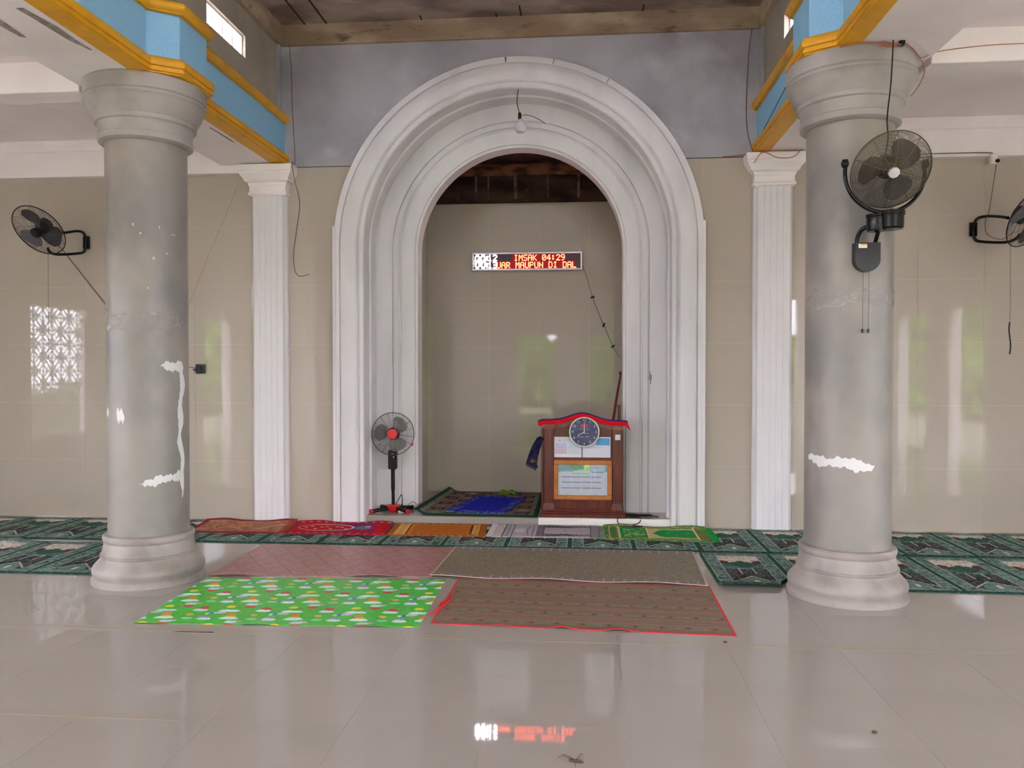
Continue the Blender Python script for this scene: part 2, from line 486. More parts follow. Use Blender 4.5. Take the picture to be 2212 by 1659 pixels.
# ------------------------------------------------------------------ arch surround
def sweep(prof, z0, n=56):
    """profile (r, y) carried up the left jamb, round the arch, down the right jamb"""
    mb = MB(); rows = []
    path = [('j', -1, z0), ('j', -1, (z0 + ZC) / 2)] + [('a', PI - PI * i / n, 0) for i in range(n + 1)] + [('j', 1, (z0 + ZC) / 2), ('j', 1, z0)]
    vs = []
    for k, a, z in path:
        for r, y in prof:
            if k == 'j': vs.append((CX + a * r, y, z))
            else: vs.append((CX + r * math.cos(a), y, ZC + r * math.sin(a)))
    m = len(prof)
    fs = [(i * m + j, i * m + j + 1, (i + 1) * m + j + 1, (i + 1) * m + j) for i in range(len(path) - 1) for j in range(m - 1)]
    return mb.add(vs, fs)
arch = thing('arch_surround', 'white moulded arch framing the deep prayer niche', 'arch', (CX, WY, 0), kind='thing')
def arch_part(name, prof, z0):
    o = sweep(prof, z0).build(name, M_WHITE, arch, 28); o.location = (-CX, -WY, 0); return o
arch_part('outer_frame', [(1.815, 7.875), (1.815, 7.805), (1.757, 7.800), (1.752, 7.818), (1.742, 7.818), (1.737, 7.788), (1.705, 7.772), (1.64, 7.766),
                          (1.588, 7.774), (1.574, 7.79), (1.569, 7.812), (1.553, 7.812), (1.548, 7.79), (1.514, 7.785), (1.505, 7.80)], 0.0)
arch_part('reveal', [(1.505, 7.80), (1.505, 7.99), (1.488, 8.005), (1.486, 8.09), (1.507, 8.11), (1.507, 8.30)], 0.0)
arch_part('inner_frame', [(1.507, 8.28), (1.337, 8.275), (1.330, 8.297), (1.322, 8.297), (1.316, 8.266), (1.268, 8.262), (1.258, 8.288), (1.247, 8.288),
                          (1.236, 8.272), (1.17, 8.266), (1.10, 8.284), (1.092, 8.302), (1.07, 8.31), (1.064, 8.50), (1.32, 8.50)], STEP - 0.01)
for s in (-1, 1):
    o = MB().bbox(min(s * 1.79, s * 1.827), max(s * 1.79, s * 1.827), 7.80 - WY, 0.01, 0, 2.955, 0.003).build('jamb_strip', M_WHITE, arch)

for aa, ww in ((93.0, 0.010), (78.0, 0.005), (60.0, 0.004)):  # thin dark wedges mark cracks in the outer ring
    a_ = math.radians(aa); d_ = Vector((math.cos(a_), 0, math.sin(a_))); n_ = Vector((-d_.z, 0, d_.x)) * ww / 2
    c_ = Vector((CX, 0, ZC)); q_ = [c_ + d_ * r for r in (1.760, 1.812)]
    o = MB().add([q_[0] - n_ + Vector((0, y, 0)) for y in (7.7995, 7.804)] + [q_[0] + n_ + Vector((0, y, 0)) for y in (7.7995, 7.804)] + [q_[1] - n_ * 2 + Vector((0, y, 0)) for y in (7.8035, 7.808)] + [q_[1] + n_ * 2 + Vector((0, y, 0)) for y in (7.8035, 7.808)],
                 [(0, 2, 6, 4), (1, 5, 7, 3), (0, 4, 5, 1), (2, 3, 7, 6), (0, 1, 3, 2), (4, 6, 7, 5)]).build('crack', mat('dark_crack', (120, 104, 98), 0.9), arch)
    o.location = (-CX, -WY, 0)
# ------------------------------------------------------------------ niche
nx0, nx1, nyb = -1.87, 0.43, 9.5
wall_niche = MB().box(nx0 - 0.2, nx1 + 0.2, nyb + 0.0015, nyb + 0.2, -0.1, 4.1)
wall_niche = tag(wall_niche.build('wall_niche', M_WGROUT), kind='structure')
tile_field(nx0, nx1, 3.52, nyb, wall_niche, xref=-1.72, zmin=STEP)
tag(MB().box(nx0 - 0.15, nx0, 8.3, nyb + 0.02, -0.1, 4.1).build('wall_niche_left', M_WTILE), kind='structure')
tag(MB().box(nx1, nx1 + 0.15, 8.3, nyb + 0.02, -0.1, 4.1).build('wall_niche_right', M_WTILE), kind='structure')
mb = MB(); holed_wall(mb, CX - 1.9, CX + 1.9, 4.7, 8.49, 1.2)
tag(mb.build('wall_niche_front', M_WHITE2), kind='structure')
tag(MB().box(CX - 1.9, CX + 1.9, 8.3, nyb + 0.2, 3.93, 4.1).build('ceiling_niche', M_CONCD), kind='structure')
bn = tag(MB().box(nx0, nx1, 9.40, nyb, 3.50, 3.80).build('beam_niche', M_CONCD), kind='structure')
MB().box(nx0, nx1, 9.36, nyb, 3.80, 3.93).build('formwork_lip', mat('rusty_concrete', (124, 82, 58), 0.9, 0.2, noise=(5, (64, 40, 32), 0.42, 0.6, (1, 1, 3)), bump=(14, 0.3)), bn)
for xx in (-1.28, -1.13, -0.82, -0.43, -0.08):
    MB().box(xx, xx + random.uniform(0.012, 0.05), 9.394, 9.41, 3.53, 3.80).build('lime_streak', mat('lime_streak', (116, 92, 84), 0.9, 0.2, noise=(10, (78, 56, 48), 0.4, 0.6)), bn)
mb = MB().bbox(CX - 1.507, CX + 1.507, WY, nyb, -0.02, STEP, 0.004)
tag(mb.build('floor_niche', M_FTILE), kind='structure')
tag(MB().bbox(-0.445, CX + 1.507, WY - 0.012, WY + 0.02, 0.0, STEP + 0.006, 0.004).build('trim_1', M_WPLAST), kind='structure')

# ------------------------------------------------------------------ pilasters
def pilaster(xc, label):
    t = thing('pilaster', label, 'pilaster', (xc, WY, 0), 'white fluted pilasters beside the arch', 'thing')
    hw = 0.148; yf = 7.778 - WY
    poly = [(-0.183, 0.001), (-0.180, -0.035), (-0.160, -0.058), (-hw, yf)]
    for k in range(1, 5):
        x = -hw + 2 * hw * k / 5
        poly += [(x - 0.007, yf), (x - 0.002, yf + 0.0035), (x + 0.002, yf + 0.0035), (x + 0.007, yf)]
    poly += [(hw, yf), (0.160, -0.058), (0.180, -0.035), (0.183, 0.001)]
    MB().prism(poly, 0, 3.27).build('shaft', M_WHITE, t)
    prof = [(0.0, 3.255), (0.030, 3.268), (0.034, 3.285), (0.022, 3.302), (0.020, 3.352), (0.030, 3.365), (0.034, 3.39), (0.060, 3.402),
            (0.062, 3.418), (0.082, 3.445), (0.098, 3.47), (0.102, 3.49), (0.108, 3.494), (0.108, 3.555)]
    vs = []; fs = []
    for o_, z in prof:
        vs += [(-0.165 - o_, 0.001, z), (-0.165 - o_, -0.075 - o_, z), (0.165 + o_, -0.075 - o_, z), (0.165 + o_, 0.001, z)]
    for k in range(len(prof) - 1):
        for i in range(4):
            j = (i + 1) % 4
            fs.append((k * 4 + i, k * 4 + j, k * 4 + 4 + j, k * 4 + 4 + i))
    fs += [(3, 2, 1, 0), tuple(range(len(vs) - 4, len(vs)))]
    MB().add(vs, fs).build('capital', M_WHITE2, t)
    return t
pilaster(-3.144, 'white fluted pilaster between the black socket and the arch')
pilaster(1.787, 'white fluted pilaster with loose brown wires on its capital')

# ------------------------------------------------------------------ columns
def column(x, label, patches):
    t = thing('column', label, 'column', (x, 5.62, 0), 'round cement columns', 'thing')
    MB().lathe([(0.389, 0), (0.389, 0.030), (0.383, 0.038), (0.370, 0.044), (0.372, 0.056), (0.382, 0.070), (0.384, 0.098), (0.374, 0.118), (0.352, 0.142),
                (0.336, 0.160), (0.326, 0.172), (0.322, 0.186), (0.328, 0.193), (0.328, 0.203), (0.318, 0.208), (0.302, 0.288), (0.308, 0.296), (0.313, 0.312),
                (0.312, 0.330), (0.304, 0.340), (0.276, 0.345)], 72).build('base', M_COLB, t, 32)
    MB().lathe([(0.277, 0.335), (0.277, 3.16)], 72).build('shaft', M_COL, t, 32)
    MB().lathe([(0.272, 3.135), (0.300, 3.140), (0.318, 3.152), (0.322, 3.172), (0.320, 3.192), (0.310, 3.198), (0.312, 3.212), (0.318, 3.255), (0.326, 3.272),
                (0.340, 3.280), (0.344, 3.298), (0.340, 3.310), (0.348, 3.318), (0.366, 3.352), (0.388, 3.395), (0.400, 3.428), (0.410, 3.436), (0.412, 3.452),
                (0.404, 3.460), (0.412, 3.468), (0.414, 3.55), (0.406, 3.566)], 72).build('capital', M_COLC, t, 32)
    for p in patches:
        patch(t, x, *p)
    return t
def patch(t, x, a0, a1, z0, z1, seed, m, name, jag):
    """a thin irregular scab on the shaft between azimuths a0..a1 (degrees) and heights z0(a)..z1(a)"""
    rg = random.Random(seed); n = 64; vs = []; fs = []; ph = [rg.uniform(0, 6.28) for _ in range(8)]
    def rag(u, k): return jag * (0.55 * math.sin(11 * u + ph[k]) + 0.4 * math.sin(27 * u + ph[k + 2]) + 0.35 * math.sin(61 * u + ph[k + 4])) + rg.uniform(-jag, jag) * 0.25
    for i in range(n + 1):
        u = i / n; a = math.radians(a0 + (a1 - a0) * u)
        zl = z0[0] + (z0[1] - z0[0]) * u; zh = z1[0] + (z1[1] - z1[0]) * u
        taper = min(1, 6 * u + 0.15, 6 * (1 - u) + 0.15); mid = (zl + zh) / 2
        zl = mid + (zl - mid) * taper + rag(u, 0); zh = mid + (zh - mid) * taper + rag(u, 1)
        for z in (zl, zh):
            for r in (0.2760, 0.2792):
                vs.append((r * math.sin(a), -r * math.cos(a), z))
    for i in range(n):
        k = i * 4
        fs += [(k + 1, k + 5, k + 7, k + 3), (k, k + 1, k + 5, k + 4), (k + 2, k + 6, k + 7, k + 3)]
    fs += [(0, 1, 3, 2), (n * 4, n * 4 + 2, n * 4 + 3, n * 4 + 1)]
    MB().add(vs, fs).build(name, m, t)
column(-3.184, 'grey cement column with a long white filler streak, beside the wall fan', [
    (46, 86, (1.535, 1.50), (1.575, 1.585), 1, M_PATCH, 'filler_patch', 0.012),
    (16, 84, (0.70, 0.74), (0.745, 0.80), 3, M_PATCH, 'filler_patch', 0.014),
    (-18, -4, (1.16, 1.165), (1.26, 1.23), 4, M_PATCH, 'filler_patch', 0.02),
    (-46, -38, (1.20, 1.20), (1.25, 1.24), 5, M_PATCH, 'filler_patch', 0.008),
    (-88, 88, (1.80, 1.80), (1.94, 1.94), 6, M_FILM, 'cement_band', 0.02),
])
def streak(t, zs, seed):
    rg = random.Random(seed); n = 60; vs = []; fs = []
    for i in range(n + 1):
        u = i / n; z = zs[0] + (zs[1] - zs[0]) * u
        c = 80 + 2.5 * math.sin(u * 9) + 2 * math.sin(u * 23 + 1); w = (3.2 + 2.2 * math.sin(u * 13) ** 2 + rg.uniform(-0.9, 0.9)) * min(1, 5 * u + 0.2, 8 * (1 - u) + 0.3)
        for a in (c - w, c + w):
            for r in (0.2760, 0.2792): a_ = math.radians(a); vs.append((r * math.sin(a_), -r * math.cos(a_), z))
    for i in range(n):
        k = i * 4; fs += [(k + 1, k + 5, k + 7, k + 3), (k, k + 1, k + 5, k + 4), (k + 2, k + 6, k + 7, k + 3)]
    fs += [(0, 1, 3, 2), (n * 4, n * 4 + 2, n * 4 + 3, n * 4 + 1)]
    MB().add(vs, fs).build('filler_streak', M_PATCH, t)
streak(bpy.data.objects['column'], (0.60, 1.56), 2)
for k_, (az, z_, w_, h_) in enumerate(((10.7, 2.54, 1.2, 0.012), (20.6, 2.48, 2.0, 0.008), (46, 2.53, 1.0, 0.016), (67, 2.49, 6.0, 0.003), (38, 2.31, 2.2, 0.014), (56.6, 2.35, 1.6, 0.010), (30, 2.10, 1.4, 0.010))):
    patch(bpy.data.objects['column'], -3.184, az - w_ * 0.7, az + w_ * 0.7, (z_ - h_ * 0.7, z_ - h_ * 0.7), (z_ + h_ * 0.7, z_ + h_ * 0.7), 30 + k_, M_FILM2, 'nick', 0.003)
column(1.785, 'grey cement column carrying the caged fan', [
    (-78, 18, (0.91, 0.865), (0.965, 0.935), 7, M_PATCH, 'filler_patch', 0.016),
    (-88, 88, (1.94, 1.94), (2.05, 2.06), 8, M_FILM, 'cement_band', 0.02),
])

# ------------------------------------------------------------------ nave beams with blue fascia and yellow mouldings
BPATH = [(2.32, YR), (2.32, 5.30), (2.14, 5.42), (2.14, 5.82), (2.32, 5.94), (2.32, WY + 0.01)]
def offset_path(path, d):
    """shift a plan polyline towards the nave axis by d"""
    out = []
    for i, p in enumerate(path):
        ns = []
        for a, b in ((i - 1, i), (i, i + 1)):
            if 0 <= a and b < len(path):
                dx, dy = path[b][0] - path[a][0], path[b][1] - path[a][1]; l = math.hypot(dx, dy)
                ns.append((-dy / l, dx / l))
        nx = sum(k[0] for k in ns) / len(ns); ny = sum(k[1] for k in ns) / len(ns); l = nx * nx + ny * ny
        out.append((p[0] + nx / l * d, p[1] + ny / l * d))
    return out
def path_sweep(prof, s):
    mb = MB(); rows = [offset_path(BPATH, d) for d, z in prof]; vs = []
    for k in range(len(BPATH)):
        for (d, z), row in zip(prof, rows): vs.append((NX + s * row[k][0], row[k][1], z))
    m = len(prof)
    fs = [(i * m + j, i * m + j + 1, (i + 1) * m + j + 1, (i + 1) * m + j) for i in range(len(BPATH) - 1) for j in range(m - 1)]
    fs += [tuple(range(m)), tuple(range((len(BPATH) - 1) * m, len(BPATH) * m))]
    return mb.add(vs, fs)
for s, lab in ((-1, 'blue nave beam with yellow mouldings above the column with filler streak'), (1, 'blue nave beam with yellow mouldings above the column carrying a fan')):
    t = thing('nave_beam', lab, 'beam', (NX + s * 2.32, WY, 3.57), 'painted nave beams', 'thing')
    def P(mb, name, m, sm=None):
        o = mb.build(name, m, t, sm); o.location = (-(NX + s * 2.32), -WY, -3.57); return o
    P(MB().box(min(NX + s * 2.345, NX + s * 2.94), max(NX + s * 2.345, NX + s * 2.94), YR, WY + 0.01, 3.571, 4.07), 'core', M_WHITE2)
    P(path_sweep([(0, 3.58), (0, 4.075), (-0.20, 4.075), (-0.20, 3.58)], s), 'blue_fascia', M_BLUE)
    P(path_sweep([(-0.02, 3.694), (0.012, 3.692), (0.034, 3.682), (0.048, 3.664), (0.052, 3.64), (0.046, 3.622), (0.034, 3.616), (0.034, 3.606), (0.044, 3.602),
                  (0.044, 3.585), (0.030, 3.580), (0.030, 3.572), (-0.085, 3.566), (-0.085, 3.60)], s), 'lower_moulding', M_YELLOW, 40)
    P(path_sweep([(-0.02, 4.085), (0.024, 4.083), (0.044, 4.07), (0.052, 4.045), (0.046, 4.02), (0.030, 4.006), (0.030, 3.998), (-0.02, 3.994)], s), 'upper_moulding', M_YELLOW, 40)

# clerestory walls with slot windows
wn = 1
for s, side in ((-1, 'left'), (1, 'right')):
    xa, xb = NX + s * 2.375, NX + s * 2.53
    x0, x1 = min(xa, xb), max(xa, xb)
    mb = MB()
    z0, z1, w0, w1 = 4.076, 4.769, 4.345, 4.545
    mb.box(x0, x1, YR, WY, z0, w0); mb.box(x0, x1, YR, WY, w1, z1)
    ys = sorted(CLERESTORY); prev = YR
    for y0, y1 in ys:
        mb.box(x0, x1, prev, y0, w0, w1); prev = y1
    mb.box(x0, x1, prev, WY, w0, w1)
    tag(mb.build('wall_upper_' + side, M_CLER), kind='structure')
    for y0, y1 in ys[-2:]:
        f = MB()
        f.box(x0 + 0.05, x1 - 0.03, y0, y1, w0, w0 + 0.012).box(x0 + 0.05, x1 - 0.03, y0, y1, w1 - 0.012, w1)
        f.box(x0 + 0.05, x1 - 0.03, y0, y0 + 0.012, w0, w1).box(x0 + 0.05, x1 - 0.03, y1 - 0.012, y1, w0, w1)
        w = tag(f.build('window_%d' % wn, M_WPLAST), kind='structure'); wn += 1
        for k in (1, 2, 3):
            yy = y0 + (y1 - y0) * k / 4
            MB().box(x0 + 0.06, x1 - 0.04, yy - 0.006, yy + 0.006, w0, w1).build('fin', M_WPLAST, w)
    xa, xb = NX + s * 2.33, NX + s * 2.62
    tag(MB().box(min(xa, xb), max(xa, xb), YR, WY + 0.1, 4.77, 4.98).build('beam_' + side, M_CONCB), kind='structure')
    tag(MB().bbox(min(NX + s * 2.345, NX + s * 2.42), max(NX + s * 2.345, NX + s * 2.42), 7.80, WY + 0.01, 4.08, 4.78, 0.006).build('corner_post_' + side, M_GREY), kind='structure')
tag(MB().box(-3.2, 1.85, 7.83, 8.05, 4.765, 4.98).build('beam_front', M_CONCB), kind='structure')
cn = tag(MB().box(-3.4, 2.1, LAN[3], 8.05, 4.97, 5.12).build('ceiling', M_CONC), kind='structure')
lm = MB().box(-3.4, 2.1, YR - 0.2, LAN[2], 4.97, 5.12).box(-3.4, LAN[0], LAN[2], LAN[3], 4.97, 5.12).box(LAN[1], 2.1, LAN[2], LAN[3], 4.97, 5.12)
lm.box(LAN[0] - 0.1, LAN[0], LAN[2], LAN[3], 5.0, 8.1).box(LAN[1], LAN[1] + 0.1, LAN[2], LAN[3], 5.0, 8.1)
lm.box(LAN[0] - 0.1, LAN[1] + 0.1, LAN[3], LAN[3] + 0.1, 5.0, 8.1)
for z0, z1 in ((5.0, LZ0), (LZ1, 8.1)):
    lm.box(LAN[0] - 0.1, LAN[1] + 0.1, LAN[2] - 0.1, LAN[2], z0, z1)
lm.box(LAN[0] - 0.2, LAN[1] + 0.2, LAN[2] - 0.2, LAN[3] + 0.2, 8.1, 8.25)
for x in (LAN[0] - 0.1, LAN[1] - 0.05):
    lm.box(x, x + 0.15, LAN[2] - 0.1, LAN[2] + 0.05, 5.0, 8.1)
lm.box(LW[0][1], LW[1][0], LAN[2] - 0.1, LAN[2], LZ0, LZ1)
tag(lm.build('ceiling_lantern', M_WHITE2), kind='structure')
for x0, x1 in LW:
    lt = MB(); y_ = LAN[2] - 0.05
    for k in range(-6, 7):
        for sg in (-1, 1):
            xm = (x0 + x1) / 2 + k * 0.30; zm = (LZ0 + LZ1) / 2; pts = []
            for j in range(-40, 41):
                u = j * 0.05; px, pz = xm + u, zm + sg * u
                if x0 <= px <= x1 and LZ0 <= pz <= LZ1: pts.append((px, y_, pz))
            if len(pts) > 1: lt.tube([pts[0], pts[-1]], 0.03, 4)
    tag(lt.build('window_%d' % (20 + int(x0 > 0)), M_WHITE2), kind='structure')
for xx, y0 in ((-2.78, 6.9), (-2.56, 6.6), (-1.60, 7.74), (-0.86, 7.76), (-0.62, 7.62), (0.55, 7.7)):
    MB().box(xx, xx + 0.014, y0, 7.83, 4.964, 4.972).build('board_joint', mat('board_gap', (34, 24, 22), 0.9), cn)

# ------------------------------------------------------------------ aisles
for s, side in ((-1, 'left'), (1, 'right')):
    xi = NX + s * 2.941; xo = XL - 0.2 if s < 0 else XR + 0.2
    a, b = min(xi, xo), max(xi, xo)
    c = MB().box(a, b, YR, 5.6, 3.75, 4.06).box(a, b, 5.6, 8.05, 3.85, 4.06)
    c = tag(c.build('ceiling_' + side, M_WHITE2), kind='structure')
    for yb in (5.50, 0.55, -4.4):
        tag(MB().bbox(a, b, yb, yb + 0.23, 3.53, 3.9, 0.006).build('beam_' + side, M_WHITE2), kind='structure')
    xi = NX + s * 2.42
    a, b = min(xi, xo), max(xi, xo)
    mb = MB()
    poly = [(WY + 0.02, 3.495), (WY - 0.085, 3.495), (WY - 0.085, 3.745), (WY - 0.10, 3.752), (WY - 0.125, 3.80), (WY - 0.13, 3.86), (WY + 0.02, 3.86)]
    vs = [(a, y, z) for y, z in poly] + [(b, y, z) for y, z in poly]; k = len(poly)
    mb.add(vs, [tuple(range(k)), tuple(range(2 * k - 1, k - 1, -1))] + [(i, (i + 1) % k, k + (i + 1) % k, k + i) for i in range(k)])
    tag(mb.build('cornice_' + side, M_WHITE2), kind='structure')
    # side walls with doors, windows and added daylight openings
    X0, X1 = (XL - 0.2, XL) if s < 0 else (XR, XR + 0.2)
    mb = MB(); prev = YR
    for y0, y1, z0, z1 in sorted(SIDE_OPENINGS[s] + SIDE_WINDOWS):
        mb.box(X0, X1, prev, y0, 0, 4.0)
        if z0 > 0: mb.box(X0, X1, y0, y1, 0, z0)
        mb.box(X0, X1, y0, y1, z1, 4.0)
        prev = y1
    mb.box(X0, X1, prev, 8.05, 0, 4.0)
    tag(mb.build('wall_' + side, M_WHITE2), kind='structure')
    y0, y1, z0, z1 = SIDE_WINDOWS[0]
    xm = (X0 + X1) / 2
    f = MB()
    for q in ((y0, y0 + 0.05, z0, z1), (y1 - 0.05, y1, z0, z1), (y0, y1, z0, z0 + 0.05), (y0, y1, z1 - 0.05, z1)):
        f.box(xm - 0.04, xm + 0.04, q[0], q[1], q[2], q[3])
    w = tag(f.build('window_%d' % wn, M_WHITE2), kind='structure'); wn += 1
    lt = MB(); p = 0.20; ny = round((y1 - y0) / p); nz = round((z1 - z0) / p)
    py, pz = (y1 - y0) / ny, (z1 - z0) / nz
    def bar(ya, za, yb, zb, wd=0.014):
        d = Vector((0, yb - ya, zb - za)); l = d.length; d.normalize(); q = Vector((0, -d.z, d.y)) * wd / 2
        A, B = Vector((xm, ya, za)), Vector((xm, yb, zb)); e = Vector((0.007, 0, 0))
        lt.add([A - q - e, A + q - e, B + q - e, B - q - e, A - q + e, A + q + e, B + q + e, B - q + e],
               [(0, 1, 2, 3), (7, 6, 5, 4), (0, 4, 5, 1), (1, 5, 6, 2), (2, 6, 7, 3), (3, 7, 4, 0)])
    for i in range(ny):
        for j in range(nz):
            cy, cz = y0 + (i + 0.5) * py, z0 + (j + 0.5) * pz; h, k = py / 2, pz / 2
            bar(cy - h, cz, cy, cz + k); bar(cy, cz + k, cy + h, cz); bar(cy + h, cz, cy, cz - k); bar(cy, cz - k, cy - h, cz)
            if (i + j) % 2: bar(cy - h, cz - k, cy + h, cz + k, 0.018)
            else: bar(cy - h, cz + k, cy + h, cz - k, 0.018)
            bar(cy - h, cz - k, cy - h, cz + k, 0.018); bar(cy - h, cz - k, cy + h, cz - k, 0.018)
    tag(lt.build('lattice', M_WHITE2, w), kind='structure')
mb = MB(); prev = XL - 0.2
for x0, x1, z0, z1 in REAR_OPENINGS:
    mb.box(prev, x0, YR - 0.2, YR, 0, 5.1); mb.box(x0, x1, YR - 0.2, YR, z1, 5.1); prev = x1
mb.box(prev, XR + 0.2, YR - 0.2, YR, 0, 5.1)
tag(mb.build('wall_rear', M_WHITE2), kind='structure')
# bare plaster scars on the beam soffit
for k, pts in enumerate(([(-3.20, 4.30), (-3.16, 4.30), (-3.13, 4.55), (-3.14, 4.76), (-3.135, 4.90), (-3.145, 4.90), (-3.185, 4.75), (-3.19, 4.5)],
                         [(-3.46, 4.2), (-3.38, 4.2), (-3.40, 4.5), (-3.42, 4.68), (-3.45, 4.66), (-3.46, 4.45)],
                         [(-3.155, 6.55), (-3.14, 6.55), (-3.128, 6.85), (-3.13, 6.99), (-3.145, 6.97), (-3.15, 6.75)])):
    tag(MB().prism(pts, 3.5685, 3.5715).build('trim_%d' % (k + 2), M_STAIN), kind='structure')

# outdoors, met only in reflections
tag(MB().box(-60, 60, -60, 40, -0.6, -0.3).build('ground', M_GROUND), kind='structure')
def hedge(x0, y0, x1, y1, h, seed):
    rg = np.random.default_rng(seed); n, m = 70, 14
    vs = []; fs = []
    for i in range(n + 1):
        for j in range(m + 1):
            u, v = i / n, j / m
            vs.append((x0 + (x1 - x0) * u + rg.uniform(-.5, .5), y0 + (y1 - y0) * u + rg.uniform(-.5, .5), -0.4 + h * v * (0.75 + 0.25 * math.sin(u * 23) + 0.25 * rg.random())))
    for i in range(n):
        for j in range(m):
            k = i * (m + 1) + j
            fs.append((k, k + 1, k + m + 2, k + m + 1))
    mb = MB().add(vs, fs)
    return tag(mb.build('foliage', M_LEAF), 'green garden foliage outside, showing as reflections in the tiles', 'foliage', 'garden foliage outside', kind='stuff')
hedge(-22, -20, 20, -20, 5.6, 1)
hedge(-15, -18, -15, 14, 1.3, 2)
hedge(14, -18, 14, 14, 2.3, 3)

#@@OBJECTS
def part(t, mb, name, m, sm=None, parent=None):
    """mesh authored in world coordinates, hung under thing t"""
    o = mb.build(name, m, parent or t, sm)
    if parent is None: o.location = -t.location
    return o

# ------------------------------------------------------------------ carpets
def carpet_unit(art, u0, w=0.5515, v0=0.0, L=0.95, seed=0):
    """one prayer place of the green runner, mosque towards the wall"""
    dk, tl, te2 = (26, 72, 58), (128, 152, 142), (74, 100, 92)
    cr, bl, br = (222, 208, 194), (38, 44, 42), (82, 58, 52)
    c = u0 + w / 2
    a, b = c - 0.162, c + 0.162
    art.rect(a, b, v0 + 0.10, v0 + L - 0.10, bl)
    pm = (art.U >= a) & (art.U <= b) & (art.V > v0 + 0.10) & (art.V < v0 + L - 0.10)
    art.blot(0.016, 0.62, (92, 104, 100), 0.8, pm)
    art.blot(0.022, 0.70, (120, 96, 100), 0.5, pm)
    art.rect(a, b, v0 + 0.50, v0 + 0.66, (98, 128, 118)); 
    art.blot(0.018, 0.55, (52, 70, 66), 0.8, pm & (art.V > v0 + 0.50) & (art.V < v0 + 0.68))
    art.rect(a, b, v0 + 0.68, v0 + L - 0.10, cr)
    art.ell(c, v0 + 0.66, 0.105, 0.09, (44, 92, 76)); art.ell(c, v0 + 0.755, 0.03, 0.02, (60, 92, 80))
    for sg in (-1, 1):
        art.ell(c + sg * 0.125, v0 + 0.715, 0.036, 0.055, br); art.ell(c + sg * 0.138, v0 + 0.76, 0.022, 0.02, br)
        art.line(c + sg * 0.050, v0 + 0.37, c + sg * 0.050, v0 + 0.53, 0.011, (214, 204, 196))
        art.line(c, v0 + 0.30, c + sg * 0.15, v0 + 0.13, 0.013, (214, 202, 194))
        art.line(c, v0 + 0.23, c + sg * 0.10, v0 + 0.13, 0.010, (190, 184, 176))
        art.rect(min(c + sg * 0.162, c + sg * 0.156), max(c + sg * 0.162, c + sg * 0.156), v0 + 0.1, v0 + L - 0.1, (186, 196, 186))
    for q in range(9):
        for sg in (-1, 1): art.rect(c + sg * (0.066 + 0.010 * q) - 0.002, c + sg * (0.066 + 0.010 * q) + 0.002, v0 + 0.33, v0 + 0.48, (96, 92, 94))
    art.line(c - 0.05, v0 + 0.53, c + 0.05, v0 + 0.53, 0.011, (206, 198, 190))
    art.put((art.V - v0 - 0.10 < 0.19 - 1.35 * np.abs(art.U - c)) & (art.V > v0 + 0.1) & (np.abs(art.U - c) < 0.1), (104, 140, 128))
    art.ell(c + 0.012, v0 + 0.15, 0.018, 0.045, (220, 206, 196))
    bm = ((art.U > u0 + 0.02) & (art.U < a)) | ((art.U > b) & (art.U < u0 + w - 0.02))
    art.blot(0.02, 0.66, te2, 0.85, bm); art.blot(0.045, 0.80, (44, 70, 64), 0.9, bm)
    art.rect(u0 - 0.001, u0 + 0.021, 0, 9, dk); art.rect(u0 + w - 0.021, u0 + w + 0.001, 0, 9, dk)
    for k in (0.0225, w - 0.0245): art.rect(u0 + k, u0 + k + 0.003, v0 + 0.03, v0 + L - 0.03, (176, 200, 186))
def runner(name, label, x0, units, y0, L, first_u=0.0, place=None, zf=None, lastpad=0.0):
    W = units * 0.5515
    art = Art(W, L, 0.0058, 0.0105, (126, 150, 140))
    art.blot(0.03, 0.58, (92, 118, 110), 0.8)
    for k in range(units): carpet_unit(art, k * 0.5515, L=L)
    art.rect(0, W, 0, 0.028, (24, 66, 54)); art.rect(0, W, L - 0.02, L, (28, 70, 58))
    art.blot(0.014, 0.66, (64, 74, 72), 0.35); art.blot(0.012, 0.72, (150, 156, 150), 0.3)
    art.grain(10)
    pl = place or (lambda U, V: (x0 + U, y0 + V))
    o = cloth(name, art, pl, 0.009, M_PRINT, zf=zf)
    return tag(o, label, 'carpet', 'green mosque-pattern prayer runners')
runner('prayer_runner', 'long green prayer runner under the row of small rugs by the arch', -3.43 - 0.5515 * 6, 14, 6.80, 0.965)
x1 = -3.43 + 0.5515 * 8 + 0.01
runner('prayer_runner', 'green prayer runner against the wall behind the column carrying a fan', x1, 8, 6.79, 0.965)
runner('prayer_runner', 'second-row green prayer runner behind the column with filler streak', -3.61 - 0.5515 * 6, 6, 5.63, 1.04,
       zf=lambda U, V: 0.035 * np.exp(-((U - 1.9) / 0.12) ** 2) * np.clip((V - 0.8) / 0.24, 0, 1))
def row2r(U, V):
    X = 0.955 + U; fr = np.full_like(X, 5.70)
    d = np.abs(X - 1.785); fr = np.where(d < 0.42, np.maximum(fr, 5.62 + np.sqrt(np.clip(0.42 ** 2 - d ** 2, 0, 1))), fr)
    return X, fr + (6.735 - fr) * V / 1.04
runner('prayer_runner', 'second-row green prayer runner with a folded corner beside the olive mat', 0.955, 8, 5.70, 1.04, place=row2r,
       zf=lambda U, V: 0.03 * np.exp(-((U - 0.2) / 0.35) ** 2) * np.exp(-(V / 0.10) ** 2))

